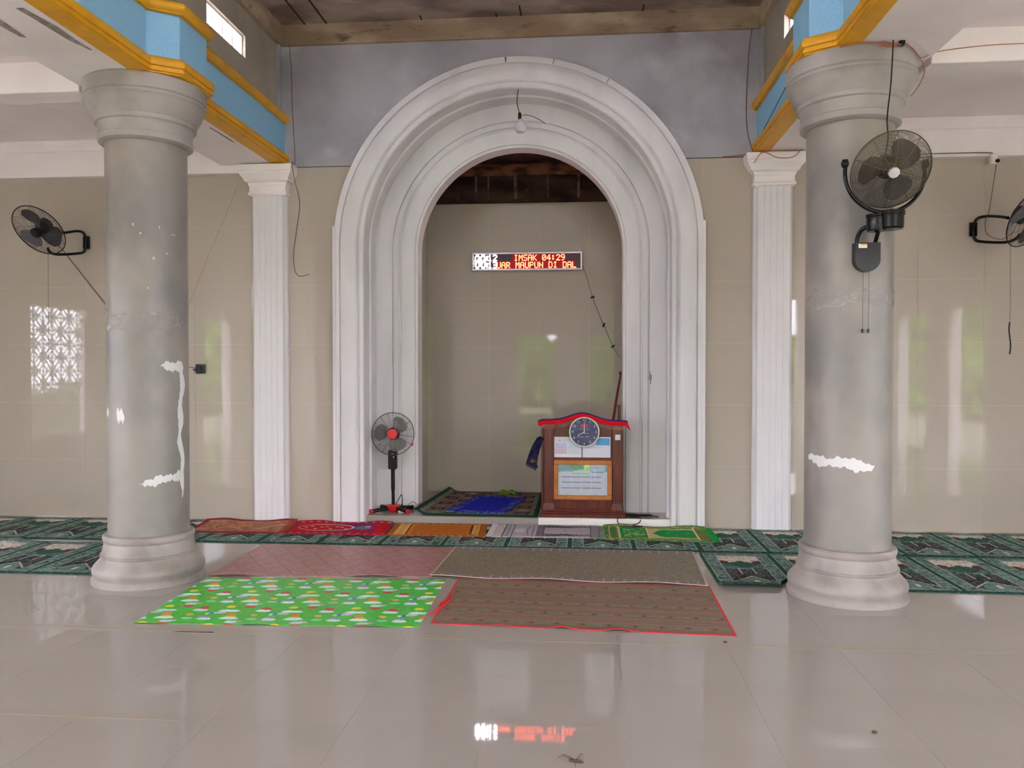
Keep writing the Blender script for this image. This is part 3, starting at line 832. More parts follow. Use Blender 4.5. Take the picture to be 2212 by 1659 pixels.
RZ = 0.0095
def rug(label, x0, x1, y0, y1, art, sh=0.0, skew=0.02, hump=None, fringe=None, th=0.006):
    pl = quadplace((x0, y0), (x1, y0 + skew), (x1 + sh, y1), (x0 + sh, y1 - skew), art.w, art.h)
    zf = (lambda U, V: RZ + (hump(U, V) if hump else 0) + 0.002 * np.sin(U * 21) * np.sin(V * 9))
    o = cloth('prayer_rug', art, pl, th, M_PRINT, zf=zf)
    tag(o, label, 'rug', 'small prayer rugs on the runner')
    if fringe:
        for xa, sgn in ((x0 - 0.002, -1), (x1 + 0.002, 1)):
            mb = MB()
            for k in range(38):
                y = y0 + 0.01 + (y1 - y0 - 0.02) * k / 37
                mb.box(min(xa, xa + sgn * 0.055), max(xa, xa + sgn * 0.055), y, y + 0.011, RZ + 0.0005, RZ + 0.004)
            mb.build('fringe', fringe, o)
    return o
def edge_hump(U, V): return 0.022 * np.clip((V - 0.5) / 0.1, 0, 1) * (0.5 + 0.5 * np.sin(U * 9.0))
# 1 faded red-brown
a = Art(0.94, 0.61, 0.005, 0.008, (168, 106, 84)); a.blot(0.035, 0.45, (196, 144, 106), 0.8); a.blot(0.02, 0.64, (128, 76, 70), 0.7)
a.rect(0.55, 0.75, 0.08, 0.53, (176, 118, 92), 0.6); a.frame(0, 0.05, (140, 40, 54)); a.frame(0.07, 0.008, (196, 150, 116), 0.8)
for k in range(7): a.line(0.60 + 0.04 * k, 0.1 + 0.05 * k, 0.66 + 0.04 * k, 0.25 + 0.04 * k, 0.012, (206, 160, 132))
a.rect(0.86, 0.94, 0, 0.61, (166, 70, 50), 0.7); a.grain(8)
rug('faded red-brown patterned prayer rug nearest the column with filler streak', -3.70, -2.765, 7.15, 7.762, a, -0.08, hump=edge_hump)
# 2 crimson with mihrab medallion
a = Art(0.96, 0.58, 0.005, 0.008, (190, 20, 46)); a.rect(0.5, 0.96, 0, 0.58, (170, 20, 66)); a.ell(0.42, 0.30, 0.24, 0.17, (70, 40, 96)); a.ell(0.34, 0.30, 0.28, 0.155, (222, 196, 180)); a.ell(0.33, 0.30, 0.265, 0.135, (184, 22, 40))
for k in range(9): a.ell(0.14 + 0.05 * k, 0.30 + 0.06 * math.sin(k * 2.2), 0.018, 0.018, (216, 170, 140))
a.ell(0.70, 0.30, 0.085, 0.10, (110, 104, 132)); a.ell(0.74, 0.36, 0.03, 0.05, (176, 158, 170)); a.ell(0.68, 0.48, 0.1, 0.05, (80, 60, 104)); a.rect(0.84, 0.96, 0, 0.58, (206, 20, 28))
a.frame(0, 0.045, (176, 20, 44)); 
for k in range(12): a.ell(0.05 + 0.08 * k, 0.035, 0.02, 0.009, (216, 160, 160)); a.ell(0.05 + 0.08 * k, 0.545, 0.02, 0.009, (206, 150, 160))
a.grain(6)
rug('crimson prayer rug with a pale arched medallion', -2.755, -1.81, 7.165, 7.755, a, -0.065, hump=edge_hump)
# 3 orange-brown
a = Art(0.95, 0.60, 0.005, 0.008, (190, 106, 34)); a.frame(0.0, 0.055, (172, 92, 30)); a.frame(0.055, 0.008, (110, 52, 20)); a.rect(0.06, 0.17, 0.04, 0.56, (224, 172, 100)); a.rect(0.82, 0.88, 0.05, 0.55, (224, 170, 92))
a.rect(0.17, 0.183, 0.06, 0.54, (92, 48, 20)); a.rect(0.795, 0.81, 0.06, 0.54, (86, 50, 24)); a.rect(0.2, 0.206, 0.06, 0.54, (216, 160, 80)); a.frame(0.07, 0.012, (222, 164, 84), 0.8)
for k in range(6): a.ell(0.115, 0.10 + 0.08 * k, 0.02, 0.012, (110, 72, 30)); a.ell(0.85, 0.10 + 0.08 * k, 0.02, 0.012, (110, 72, 30))
for k in range(11): a.ell(0.07 + 0.08 * k, 0.022, 0.02, 0.008, (228, 176, 110)); a.ell(0.07 + 0.08 * k, 0.578, 0.02, 0.008, (228, 176, 110))
a.blot(0.03, 0.75, (206, 124, 48), 0.5); a.grain(5)
rug('plain orange-brown prayer rug with a gold border', -1.80, -0.895, 7.18, 7.765, a, -0.04, fringe=None)
# 4 grey-white
a = Art(0.98, 0.60, 0.005, 0.008, (184, 176, 184)); a.rect(0, 0.08, 0, 0.6, (208, 196, 194)); a.rect(0.085, 0.095, 0, 0.6, (96, 92, 98)); a.rect(0.17, 0.176, 0, 0.6, (96, 92, 98))
for k in range(7): a.ell(0.13, 0.05 + 0.083 * k, 0.02, 0.016, (104, 100, 106))
a.ell(0.24, 0.30, 0.06, 0.09, (214, 206, 210)); a.line(0.33, 0.06, 0.30, 0.3, 0.012, (128, 122, 130)); a.line(0.30, 0.3, 0.33, 0.54, 0.012, (128, 122, 130)); a.rect(0.36, 0.366, 0.03, 0.57, (120, 114, 120)); a.rect(0.40, 0.46, 0.03, 0.57, (120, 114, 122)); a.rect(0.46, 0.468, 0.03, 0.57, (74, 70, 76))
for k in range(34):
    t = k / 33; a.ell(0.48 + 0.42 * t, 0.10 + 0.02 * math.sin(k * 1.7), 0.022 * (1 - 0.6 * t), 0.05 * (1 - 0.6 * t), (96, 90, 98)); a.ell(0.48 + 0.42 * t, 0.50 + 0.02 * math.sin(k * 2.1), 0.022 * (1 - 0.6 * t), 0.05 * (1 - 0.6 * t), (96, 90, 98))
    a.ell(0.50 + 0.40 * t, 0.10, 0.012 * (1 - t), 0.02, (196, 188, 196)); a.ell(0.50 + 0.40 * t, 0.50, 0.012 * (1 - t), 0.02, (196, 188, 196))
a.ell(0.67, 0.3, 0.012, 0.03, (140, 134, 142)); a.rect(0.90, 0.905, 0, 0.6, (96, 92, 98)); a.rect(0.91, 0.98, 0, 0.6, (150, 142, 146)); a.blot(0.02, 0.78, (160, 152, 160), 0.6); a.grain(5)
rug('grey-white prayer rug with dark floral scrolls and pale fringe', -0.83, 0.14, 7.20, 7.79, a, fringe=mat('pale_fringe', (206, 196, 194), 0.95, 0.1))
# 5 bright green
a = Art(1.02, 0.62, 0.005, 0.008, (88, 132, 66)); a.frame(0.0, 0.05, (72, 128, 62)); a.frame(0.05, 0.012, (206, 188, 128)); a.blot(0.022, 0.62, (190, 172, 110), 0.7)
a.rect(0.06, 0.12, 0.08, 0.54, (86, 124, 60)); a.rect(0.14, 0.155, 0.06, 0.56, (214, 196, 140)); a.rect(0.16, 0.42, 0.10, 0.52, (20, 140, 70)); a.blot(0.028, 0.5, (196, 178, 110), 0.75, (a.U > 0.19) & (a.U < 0.40) & (a.V > 0.14) & (a.V < 0.48)); a.rect(0.42, 0.435, 0.08, 0.54, (214, 196, 140))
a.rect(0.44, 0.90, 0.10, 0.52, (196, 180, 122)); a.ell(0.60, 0.31, 0.10, 0.15, (20, 146, 70)); a.rect(0.58, 0.88, 0.14, 0.48, (20, 146, 70)); a.ell(0.50, 0.31, 0.02, 0.05, (20, 146, 70)); a.blot(0.03, 0.8, (120, 170, 90), 0.6, (a.U > 0.6) & (a.U < 0.88)); a.rect(0.885, 0.90, 0.06, 0.56, (222, 204, 150)); a.rect(0.905, 0.918, 0.06, 0.56, (140, 96, 50)); a.rect(0.93, 1.0, 0.06, 0.56, (100, 132, 62)); a.grain(6)
rug('bright green prayer rug with green fringe beside the lectern cables', 0.19, 1.15, 7.17, 7.762, a, skew=-0.03, hump=edge_hump, fringe=mat('green_fringe', (14, 150, 62), 0.95, 0.1))

# ------------------------------------------------------------------ loose mats on the open floor
def wavy(front, amp, f, ph):
    return lambda U, V: amp * np.exp(-(V / front) ** 2) * np.clip(np.sin(U * f + ph), 0, 1) ** 2
a = Art(1.66, 1.09, 0.0055, 0.008, (172, 122, 118))
gu, gv = (a.U / 0.185) % 1.0, (a.V / 0.30) % 1.0
d = np.abs(np.abs(gu - 0.5) * 2 + np.abs(gv - 0.5) * 2 - 1); a.put(d < 0.07, (128, 78, 78), 0.75); a.blot(0.05, 0.62, (160, 106, 102), 0.7); a.blot(0.018, 0.72, (142, 92, 90), 0.5); a.grain(4)
o = cloth('vinyl_mat', a, quadplace((-2.775, 5.685), (-1.115, 5.80), (-1.10, 6.795), (-2.79, 6.76), a.w, a.h), 0.003, M_VINYL, zf=wavy(0.06, 0.012, 6.0, 0.4))
tag(o, 'dusty pink vinyl mat with a diamond pattern', 'mat', 'loose mats on the floor')
a = Art(1.74, 1.085, 0.0048, 0.007, (60, 190, 54)); a.blot(0.03, 0.55, (92, 188, 60), 0.7); a.blot(0.012, 0.6, (46, 172, 46), 0.6)
for ku in range(-1, 6):
    for kv in range(-1, 4):
        ox, oy = ku * 0.405 + 0.02, kv * 0.365 + 0.04
        def cl(x, y, w, c=(206, 240, 232)):
            a.ell(ox + x, oy + y, w, 0.020, c); a.ell(ox + x - 0.35 * w, oy + y + 0.012, 0.5 * w, 0.018, c); a.ell(ox + x + 0.35 * w, oy + y + 0.010, 0.45 * w, 0.016, c)
        a.ell(ox + 0.10, oy + 0.155, 0.030, 0.036, (216, 138, 48)); a.ell(ox + 0.115, oy + 0.10, 0.038, 0.026, (228, 206, 40)); cl(0.115, 0.075, 0.062)
        a.ell(ox + 0.28, oy + 0.285, 0.036, 0.034, (198, 58, 56)); cl(0.275, 0.235, 0.05); a.ell(ox + 0.16, oy + 0.32, 0.036, 0.026, (190, 70, 54)); a.ell(ox + 0.04, oy + 0.315, 0.030, 0.026, (232, 214, 44))
        a.ell(ox + 0.375, oy + 0.175, 0.020, 0.022, (44, 110, 190)); a.ell(ox + 0.35, oy + 0.165, 0.013, 0.018, (186, 220, 232)); a.ell(ox + 0.398, oy + 0.182, 0.011, 0.016, (196, 226, 236))
        a.ell(ox + 0.245, oy + 0.145, 0.028, 0.024, (226, 184, 44)); a.ell(ox + 0.225, oy + 0.135, 0.012, 0.010, (120, 130, 40)); a.ell(ox + 0.36, oy + 0.09, 0.040, 0.026, (150, 142, 168)); cl(0.37, 0.06, 0.045)
        a.ell(ox + 0.02, oy + 0.19, 0.034, 0.022, (206, 190, 212)); cl(0.06, 0.225, 0.07); a.ell(ox + 0.19, oy + 0.02, 0.030, 0.020, (190, 172, 186)); cl(0.155, 0.005, 0.04, (190, 226, 226)); a.ell(ox + 0.26, oy + 0.07, 0.034, 0.020, (130, 220, 170)); a.ell(ox + 0.10, oy + 0.30, 0.012, 0.010, (150, 90, 40))
a.grain(4)
o = cloth('play_mat', a, quadplace((-2.70, 4.575), (-0.975, 4.65), (-0.995, 5.735), (-2.755, 5.64), a.w, a.h), 0.002, M_VINYL, zf=wavy(0.04, 0.006, 9.0, 1.0))
tag(o, 'bright green vinyl mat printed with clouds and fruit', 'mat', 'loose mats on the floor')
a = Art(2.02, 1.06, 0.0055, 0.007, (128, 118, 98)); a.blot(0.014, 0.5, (108, 100, 84), 0.8); a.blot(0.010, 0.62, (150, 138, 112), 0.6)
for v0 in (0.0, 0.955):
    a.rect(0, 2.1, v0 + 0.012, v0 + 0.095, (132, 112, 118)); bm = (a.V > v0 + 0.012) & (a.V < v0 + 0.095) & ((a.U / 0.075) % 1.0 < 0.18); a.put(bm, (172, 158, 150))
    a.blot(0.03, 0.6, (110, 92, 104), 0.6, (a.V > v0 + 0.012) & (a.V < v0 + 0.095))
a.frame(0, 0.012, (186, 170, 150)); a.grain(5)
o = cloth('woven_mat', a, quadplace((-1.13, 5.79), (0.875, 5.715), (0.915, 6.775), (-1.10, 6.79), a.w, a.h), 0.004, M_WEAVE, zf=lambda U, V: 0.0045 + 0.012 * np.exp(-(V / 0.10) ** 2) * (0.5 + 0.5 * np.sin(U * 8.0 + 1)))
tag(o, 'olive woven plastic mat with a checked purple border', 'mat', 'loose mats on the floor')
a = Art(1.79, 1.06, 0.0055, 0.0065, (130, 104, 88))
for k in range(60):
    v = k * 0.018; a.rect(0, 1.8, v, v + 0.008, random.choice([(114, 78, 68), (138, 114, 94), (124, 94, 82), (148, 122, 104), (106, 74, 66)]), 0.8)
for k in range(5):
    v = 0.10 + k * 0.205; a.rect(0, 1.8, v - 0.03, v + 0.03, (122, 108, 80), 0.7)
    for q in range(12):
        u = 0.05 + q * 0.155 + (k % 2) * 0.07; a.ell(u, v, 0.05, 0.024, (112, 122, 84), 0.85); a.ell(u + 0.012, v + 0.004, 0.018, 0.014, (96, 116, 130), 0.8); a.ell(u - 0.07, v, 0.014, 0.016, (78, 52, 50), 0.8); a.ell(u + 0.03, v - 0.006, 0.014, 0.010, (150, 136, 70), 0.8)
a.frame(0, 0.014, (206, 44, 54)); a.grain(6)
bz = lambda U, V: 0.0 + 0.014 * np.exp(-(V / 0.05) ** 2) * (np.exp(-((U - 0.42) / 0.06) ** 2) * 0.5 + np.exp(-((U - 0.79) / 0.06) ** 2) + np.exp(-((U - 1.12) / 0.07) ** 2))
o = cloth('striped_mat', a, quadplace((-0.915, 4.725), (0.875, 4.655), (0.885, 5.72), (-0.912, 5.765), a.w, a.h), 0.003, M_WEAVE, zf=bz)
tag(o, 'brown striped woven mat with a red binding', 'mat', 'loose mats on the floor')
mb = MB(); loop = smoothpath([(-0.905, 5.03, 0.006), (-0.93, 5.10, 0.006), (-0.905, 5.22, 0.006), (-0.89, 5.30, 0.006), (-0.875, 5.23, 0.006), (-0.895, 5.10, 0.006), (-0.94, 4.93, 0.006), (-0.955, 4.90, 0.006)], 8)
mb.tube(loop, 0.006, 6).build('tie_tape', M_REDBIND, o, 60)

# ------------------------------------------------------------------ carpets inside the niche
a = Art(1.26, 1.52, 0.006, 0.008, (126, 108, 102)); a.blot(0.05, 0.5, (100, 82, 80), 0.8)
for i in range(6):
    for j in range(8):
        u, v = 0.10 + i * 0.185, 0.08 + j * 0.175
        if (i + j) % 2: a.rect(u, u + 0.14, v, v + 0.13, (52, 44, 44)); a.ell(u + 0.07, v + 0.065, 0.05, 0.022, (140, 124, 76))
        else: a.ell(u + 0.07, v + 0.065, 0.06, 0.035, random.choice([(150, 92, 82), (176, 150, 92), (126, 116, 124)]))
a.frame(0, 0.04, (22, 60, 44)); a.frame(0.055, 0.02, (96, 150, 110), 0.8); a.grain(6)
def nz(U, V): return STEP + 0.05 * np.exp(-(U / 0.07) ** 2) + 0.004
o = cloth('niche_carpet', a, quadplace((-1.70, 7.92), (-0.455, 7.885), (-0.47, 9.40), (-1.60, 9.44), a.w, a.h), 0.010, M_PRINT, zf=nz)
tag(o, 'dark patchwork carpet with a curled green edge inside the niche', 'carpet')
a = Art(0.62, 1.03, 0.005, 0.008, (26, 36, 170)); a.frame(0.0, 0.09, (38, 44, 150)); fm = (np.minimum(np.minimum(a.U, a.w - a.U), np.minimum(a.V, a.h - a.V)) < 0.09); a.blot(0.022, 0.62, (122, 128, 190), 0.8, fm); a.frame(0.09, 0.008, (60, 70, 190)); a.grain(5)
o = cloth('prayer_rug', a, quadplace((-1.405, 8.05), (-0.785, 7.96), (-0.635, 8.98), (-1.22, 9.11), a.w, a.h), 0.007, M_PRINT, zf=lambda U, V: STEP + 0.016 + 0 * U)
tag(o, 'royal blue prayer rug lying on the niche carpet', 'rug')
a = Art(0.22, 0.10, 0.01, 0.01, (104, 168, 40)); a.grain(8)
o = cloth('folded_cloth', a, quadplace((-0.99, 9.30), (-0.79, 9.28), (-0.80, 9.39), (-0.97, 9.40), a.w, a.h), 0.02, M_PRINT, zf=lambda U, V: STEP + 0.016 + 0.01 * np.sin(U * 50))
tag(o, 'small lime green cloth at the back edge of the niche carpet', 'cloth')

# ------------------------------------------------------------------ floor marks
for k, (pts, m_, lab) in enumerate((
        ([(-3.5, 4.465), (-0.95, 4.485)], M_TAPE, 'pale tape mark on the floor in front of the green cloud mat'),
        ([(-0.93, 4.487), (2.25, 4.524)], M_TAPE, 'pale tape mark on the floor in front of the striped mat'),
        ([(-3.45, 3.335), (-1.735, 3.340)], M_TAPE, 'short pale tape mark nearest the camera'),
        ([(-2.40, 4.44), (-2.14, 4.45)], M_TAPED, 'dark scrap of dirty tape below the green cloud mat'))):
    (xa, ya), (xb, yb) = pts; w = 0.026 if k < 3 else 0.012
    tag(MB().prism([(xa, ya - w), (xb, yb - w), (xb, yb + w), (xa, ya + w)], 0.0002, 0.0012).build('tape_strip', m_), lab, 'tape', 'tape marks on the floor')
mb = MB().tube([(-0.055, 3.10, 0.006), (-0.02, 3.095, 0.008), (0.0, 3.09, 0.005)], [0.004, 0.007, 0.003], 6)
for k, (dx, dy) in enumerate(((-0.05, 0.02), (-0.04, 0.035), (0.02, 0.045), (0.0, -0.03))): mb.tube([(-0.03, 3.10, 0.008), (-0.03 + dx, 3.10 + dy, 0.012), (-0.03 + dx * 1.4, 3.10 + dy * 1.4, 0.002)], 0.0012, 4)
tag(mb.build('dead_insect', M_BUG, None, 60), 'dead brown insect on the tiles nearest the camera', 'insect')
for (x, y), lab in (((0.791, 4.545), 'dark crumb of dirt beside the striped mat corner'), ((1.22, 3.464), 'tiny dark crumb of dirt on open tiles')):
    tag(MB().lathe([(0.004, 0), (0.012, 0.003), (0.008, 0.008), (0.002, 0.010)], 7, Matrix.Translation((x, y, 0))).build('crumb', M_BUG, None, 60), lab, 'dirt')

# ------------------------------------------------------------------ fans
def frame_to(n, origin, upv=(0, 0, 1)):
    z = Vector(n).normalized(); x = Vector(upv).cross(z).normalized(); y = z.cross(x)
    return Matrix.Translation(origin) @ Matrix(((x.x, y.x, z.x, 0), (x.y, y.y, z.y, 0), (x.z, y.z, z.z, 0), (0, 0, 0, 1)))
def fan_head(t, origin, n, R, grille, blade, hub, hub_r, rings, spokes, depth, wr, nb=3, a0=0.0, rim=None, rimr=0.005, blade_r=0.86):
    M = frame_to(n, origin)
    for nm, sg in (('front_grille', 1), ('back_grille', -1)):
        mb = MB()
        for k in range(rings):
            r = R * (0.16 + 0.84 * (k + 0.5) / rings)
            mb.ring(r, wr, sg * depth * (1 - (r / R) ** 3), 44, 3, M)
        for k in range(spokes):
            a = 2 * PI * k / spokes + a0
            mb.tube([M @ Vector((r * R * math.cos(a), r * R * math.sin(a), sg * depth * (1 - r ** 3))) for r in (0.12, 0.4, 0.65, 0.85, 1.0)], wr * 1.5, 4)
        part(t, mb, nm, grille)
    part(t, MB().ring(R, rimr, 0, 60, 6, M), 'rim', rim or grille, 60)
    for b in range(nb):
        vs = []; fs = []; na, nr = 7, 8
        for side in (0, 1):
            for i in range(nr):
                r = R * (0.16 + (blade_r - 0.16) * i / (nr - 1)); u = i / (nr - 1)
                span = (0.75 + 0.65 * math.sin(PI * min(1, 0.25 + 0.62 * u))) * (0.72 if u > 0.95 else 1.0)
                for j in range(na):
                    q = j / (na - 1) - 0.5; ang = a0 + 0.5 + 2 * PI * b / nb + q * span + 0.25 * u
                    vs.append((r * math.cos(ang), r * math.sin(ang), -q * depth * 0.9 * (1 - 0.3 * u) + (0.0012 if side else -0.0012)))
        o_ = nr * na
        for i in range(nr - 1):
            for j in range(na - 1):
                k = i * na + j
                fs += [(k, k + 1, k + na + 1, k + na), (o_ + k, o_ + k + na, o_ + k + na + 1, o_ + k + 1)]
        for i in range(nr - 1):
            for j in (0, na - 1): k = i * na + j; fs.append((k, k + na, o_ + k + na, o_ + k))
        for j in range(na - 1):
            for i in (0, nr - 1): k = i * na + j; fs.append((k, k + 1, o_ + k + 1, o_ + k))
        part(t, MB().add(vs, fs, M), 'blade', blade[b % len(blade)], 40)
    part(t, MB().lathe([(hub_r, depth * 0.82), (hub_r, depth * 1.0), (hub_r * 0.9, depth * 1.10), (hub_r * 0.3, depth * 1.14)], 24, M), 'hub_cap', hub, 40)
    part(t, MB().lathe([(0.16 * R, depth * 0.3), (0.17 * R, -depth * 0.6), (0.30 * R, -depth * 0.9), (0.28 * R, -depth * 2.0), (0.16 * R, -depth * 2.3)], 24, M), 'motor', M_BLACKM, 40)
    return M

# camera-facing directions used only to turn the real fan heads as they are turned in the hall
def turn(ax, ay, az):
    v = Vector((0.996, 0.0893, 0)) * ax + Vector((0, 0, 1)) * ay + Vector((0.0893, -0.996, 0)) * az
    return v.normalized()
# wall fans
t = thing('wall_fan', 'black wall fan with a looped bracket, tilted down beside the column with filler streak', 'fan', (-5.11, WY, 2.84), 'black wall fans')
part(t, MB().tube(smoothpath([(-5.19, 7.46, 2.865), (-5.166, 7.6, 2.895), (-5.161, 7.80, 2.945), (-5.125, 7.845, 2.925), (-5.106, 7.848, 2.832), (-5.125, 7.845, 2.745), (-5.174, 7.80, 2.716), (-5.25, 7.6, 2.68), (-5.255, 7.5, 2.690), (-5.25, 7.46, 2.72)], 7), 0.0135, 8), 'bracket', M_BLACK, 60)
part(t, MB().bbox(-5.14, -5.07, 7.845, 7.863, 2.77, 2.90, 0.004), 'wall_plate', M_BLACK)
fan_head(t, (-5.255, 7.34, 2.875), turn(-0.16, -0.70, 0.62) + Vector((0.0, -0.25, 0.0)), 0.262, M_DARKW, (M_BLADED, M_BLADEG, M_BLADED), M_BLACK, 0.05, 20, 12, 0.06, 0.0009, 3, 0.9, M_BLACK, 0.0045)
part(t, MB().tube([(-5.29, 7.52, 2.70), (-5.295, 7.52, 1.64)], 0.0016, 5), 'pull_cord', M_BLACKM)
part(t, MB().tube(smoothpath([(-5.22, 7.50, 2.80), (-5.256, 7.7, 2.736), (-5.27, 7.8, 2.684), (-5.207, 7.85, 2.57), (-4.925, 7.855, 2.225), (-4.54, 7.855, 1.806), (-4.2, 7.855, 1.60), (-3.93, 7.855, 1.54)], 6), 0.0042, 6), 'power_cord', M_CORDB, 60)
t = thing('wall_fan', 'black wall fan with a looped bracket, cut by the edge of the picture', 'fan', (3.62, WY, 2.84), 'black wall fans')
part(t, MB().tube(smoothpath([(3.73, 7.46, 2.865), (3.715, 7.6, 2.905), (3.697, 7.80, 2.945), (3.640, 7.845, 2.925), (3.613, 7.848, 2.836), (3.628, 7.845, 2.745), (3.667, 7.80, 2.712), (3.76, 7.6, 2.672), (3.80, 7.5, 2.68), (3.83, 7.45, 2.722)], 7), 0.0135, 8), 'bracket', M_BLACK, 60)
part(t, MB().bbox(3.58, 3.65, 7.845, 7.863, 2.77, 2.90, 0.004), 'wall_plate', M_BLACK)
fan_head(t, (3.845, 7.34, 2.84), turn(0.45, -0.50, 0.62) + Vector((0.0, -0.2, 0.0)), 0.262, M_DARKW, (M_BLADED, M_BLADEG, M_BLADED), M_BLACK, 0.05, 20, 12, 0.06, 0.0009, 3, 0.2, M_BLACK, 0.0045)
part(t, MB().tube([(3.778, 7.52, 2.67), (3.784, 7.52, 2.10), (3.781, 7.52, 1.95)], 0.0016, 5).tube(smoothpath([(3.781, 7.52, 1.95), (3.776, 7.52, 1.88), (3.79, 7.52, 1.75), (3.783, 7.52, 1.665)], 5), 0.006, 6), 'pull_cord', M_BLACKM)
part(t, MB().tube(smoothpath([(3.774, 7.77, 3.413), (3.751, 7.80, 3.144), (3.704, 7.76, 2.957), (3.66, 7.72, 2.893), (3.666, 7.70, 2.766), (3.75, 7.6, 2.70), (3.80, 7.5, 2.76)], 6), 0.0032, 6), 'power_cord', M_CORDB, 60)
# caged fan on the column
t = thing('column_fan', 'caged fan with a silver hub on a black yoke, mounted on the column', 'fan', (1.796, 5.343, 2.25))
pl = [(-0.078, 2.335), (0.078, 2.335)] + [(0.078 * math.cos(a), 2.228 + 0.078 * math.sin(a)) for a in [-PI * k / 14 for k in range(15)]]
part(t, MB().prism_y([(x + 1.796, z) for x, z in pl], 5.285, 5.37), 'switch_housing', M_BLACK)
part(t, MB().box(1.738, 1.790, 5.282, 5.287, 2.300, 2.326), 'label_sticker', M_WPLAST)
part(t, MB().box(1.752, 1.790, 5.281, 5.286, 2.318, 2.326), 'label_band', M_YELLOW)
part(t, MB().tube(smoothpath([(1.735, 5.32, 2.30), (1.737, 5.30, 2.37), (1.752, 5.27, 2.412), (1.79, 5.23, 2.432), (1.80, 5.20, 2.435)], 6), 0.0135, 8), 'support_arm', M_BLACK, 60)
part(t, MB().tube(smoothpath([(1.842, 5.32, 2.30), (1.846, 5.29, 2.35), (1.845, 5.24, 2.40), (1.85, 5.20, 2.43)], 6), 0.0135, 8), 'support_arm', M_BLACK, 60)
part(t, MB().lathe([(0.054, 2.385), (0.060, 2.40), (0.060, 2.47), (0.064, 2.472), (0.064, 2.488), (0.04, 2.492)], 28, Matrix.Translation((1.808, 5.17, 0))), 'oscillator_housing', M_BLACK, 40)
part(t, MB().lathe([(0.060, 2.390), (0.070, 2.40), (0.072, 2.475), (0.078, 2.477), (0.078, 2.500), (0.05, 2.508)], 28, Matrix.Translation((1.885, 5.14, 0))), 'oscillator_housing', M_BLACK, 40)
YC = Vector((1.836, 5.12, 2.732)); yk = []
for k in range(33):
    a = math.radians(172 + 196 * k / 32); yk.append(YC + Vector((0.246 * math.cos(a), 0.03 * math.cos(a), 0.240 * math.sin(a))))
part(t, MB().tube(yk, 0.0125, 8), 'yoke', M_BLACK, 60)
for q, sg in ((yk[0], 1), (yk[-1], -1)):
    part(t, MB().lathe([(0.012, -0.02), (0.026, -0.012), (0.028, 0.012), (0.016, 0.022)], 18, frame_to((1, 0, 0), q + Vector((-0.004 * sg, 0, 0.022)))), 'tilt_knob', M_BLACK, 40)
fan_head(t, (1.850, 5.06, 2.735), Vector((0.03, -0.84, -0.50)), 0.236, M_CHROME, (M_BLADES,), M_SILVER, 0.034, 30, 10, 0.055, 0.0013, 3, 0.35, M_CHROME, 0.004, blade_r=0.80)
for x in (1.776, 1.812):
    part(t, MB().tube([(x, 5.31, 2.17), (x - 0.002, 5.31, 1.785)], 0.0014, 5).box(x - 0.007, x + 0.003, 5.305, 5.315, 1.762, 1.787), 'pull_cord', M_BLACKM)
part(t, MB().tube(smoothpath([(1.898, 5.17, 3.56), (1.894, 5.19, 3.315), (1.863, 5.15, 3.136), (1.847, 5.12, 3.047), (1.846, 5.10, 2.934), (1.838, 5.13, 2.83), (1.84, 5.16, 2.76)], 6), 0.0042, 6), 'power_cord', M_BLACKM, 60)
# pedestal fan
t = thing('pedestal_fan', 'pedestal fan with red hub and red feet at the niche step', 'fan', (-1.952, 8.09, STEP))
part(t, MB().lathe([(0.040, STEP + 0.004), (0.052, STEP + 0.020), (0.075, STEP + 0.062), (0.075, STEP + 0.070), (0.02, STEP + 0.074)], 24, Matrix.Translation((-1.952, 8.09, 0))), 'base_cone', M_RED, 40)
for ex, ey in ((-2.14, 7.955), (-1.775, 7.965), (-2.10, 8.235), (-1.80, 8.235)):
    d = Vector((ex + 1.952, ey - 8.09, 0)); dn = d.normalized()
    lg = part(t, MB().tube([Vector((-1.952, 8.09, STEP + 0.042)) + dn * 0.03, Vector((ex, ey, STEP + 0.024))], 0.019, 10), 'leg', M_BLACKM, 40)
    MB().tube([Vector((ex, ey, STEP + 0.024)) - dn * 0.004, Vector((ex, ey, STEP + 0.023)) + dn * 0.022], 0.0225, 12).build('foot_cap', M_RED if ey < 8.0 else M_BLACKM, lg, 40)
part(t, MB().tube([(-1.952, 8.09, STEP + 0.06), (-1.955, 8.09, 0.30)], 0.0165, 12).tube([(-1.955, 8.09, 0.29), (-1.957, 8.09, 0.52)], 0.0205, 12), 'pole', M_BLACKM, 40)
part(t, MB().bbox(-2.000, -1.914, 8.055, 8.125, 0.505, 0.70, 0.008), 'control_box', M_BLACKM)
part(t, MB().box(-1.962, -1.938, 8.052, 8.056, 0.664, 0.670), 'indicator', M_WPLAST)
part(t, MB().box(-1.946, -1.934, 8.050, 8.056, 0.625, 0.637), 'switch', M_WPLAST)
part(t, MB().tube([(-1.945, 8.09, 0.69), (-1.94, 8.085, 0.80), (-1.935, 8.07, 0.86)], 0.022, 10), 'neck', M_BLACKM, 40)
fan_head(t, (-1.930, 7.985, 0.875), (0.10, -1, 0.06), 0.216, M_DARKW, (M_BLADE,), M_RED, 0.052, 18, 16, 0.05, 0.0007, 3, 0.25, M_DARKW, 0.0035, blade_r=0.84)
part(t, MB().bbox(-1.745, -1.725, 7.97, 7.995, 0.755, 0.785, 0.004), 'grille_clip', M_RED)
part(t, MB().tube(smoothpath([(-1.94, 8.12, 0.12), (-1.90, 8.14, 0.20), (-1.875, 8.13, 0.235), (-1.86, 8.10, 0.18), (-1.855, 8.06, 0.115)], 6), 0.004, 6).tube([(-1.856, 8.06, 0.15), (-1.855, 8.06, 0.105)], 0.009, 8), 'power_cord', M_BLACKM, 60)
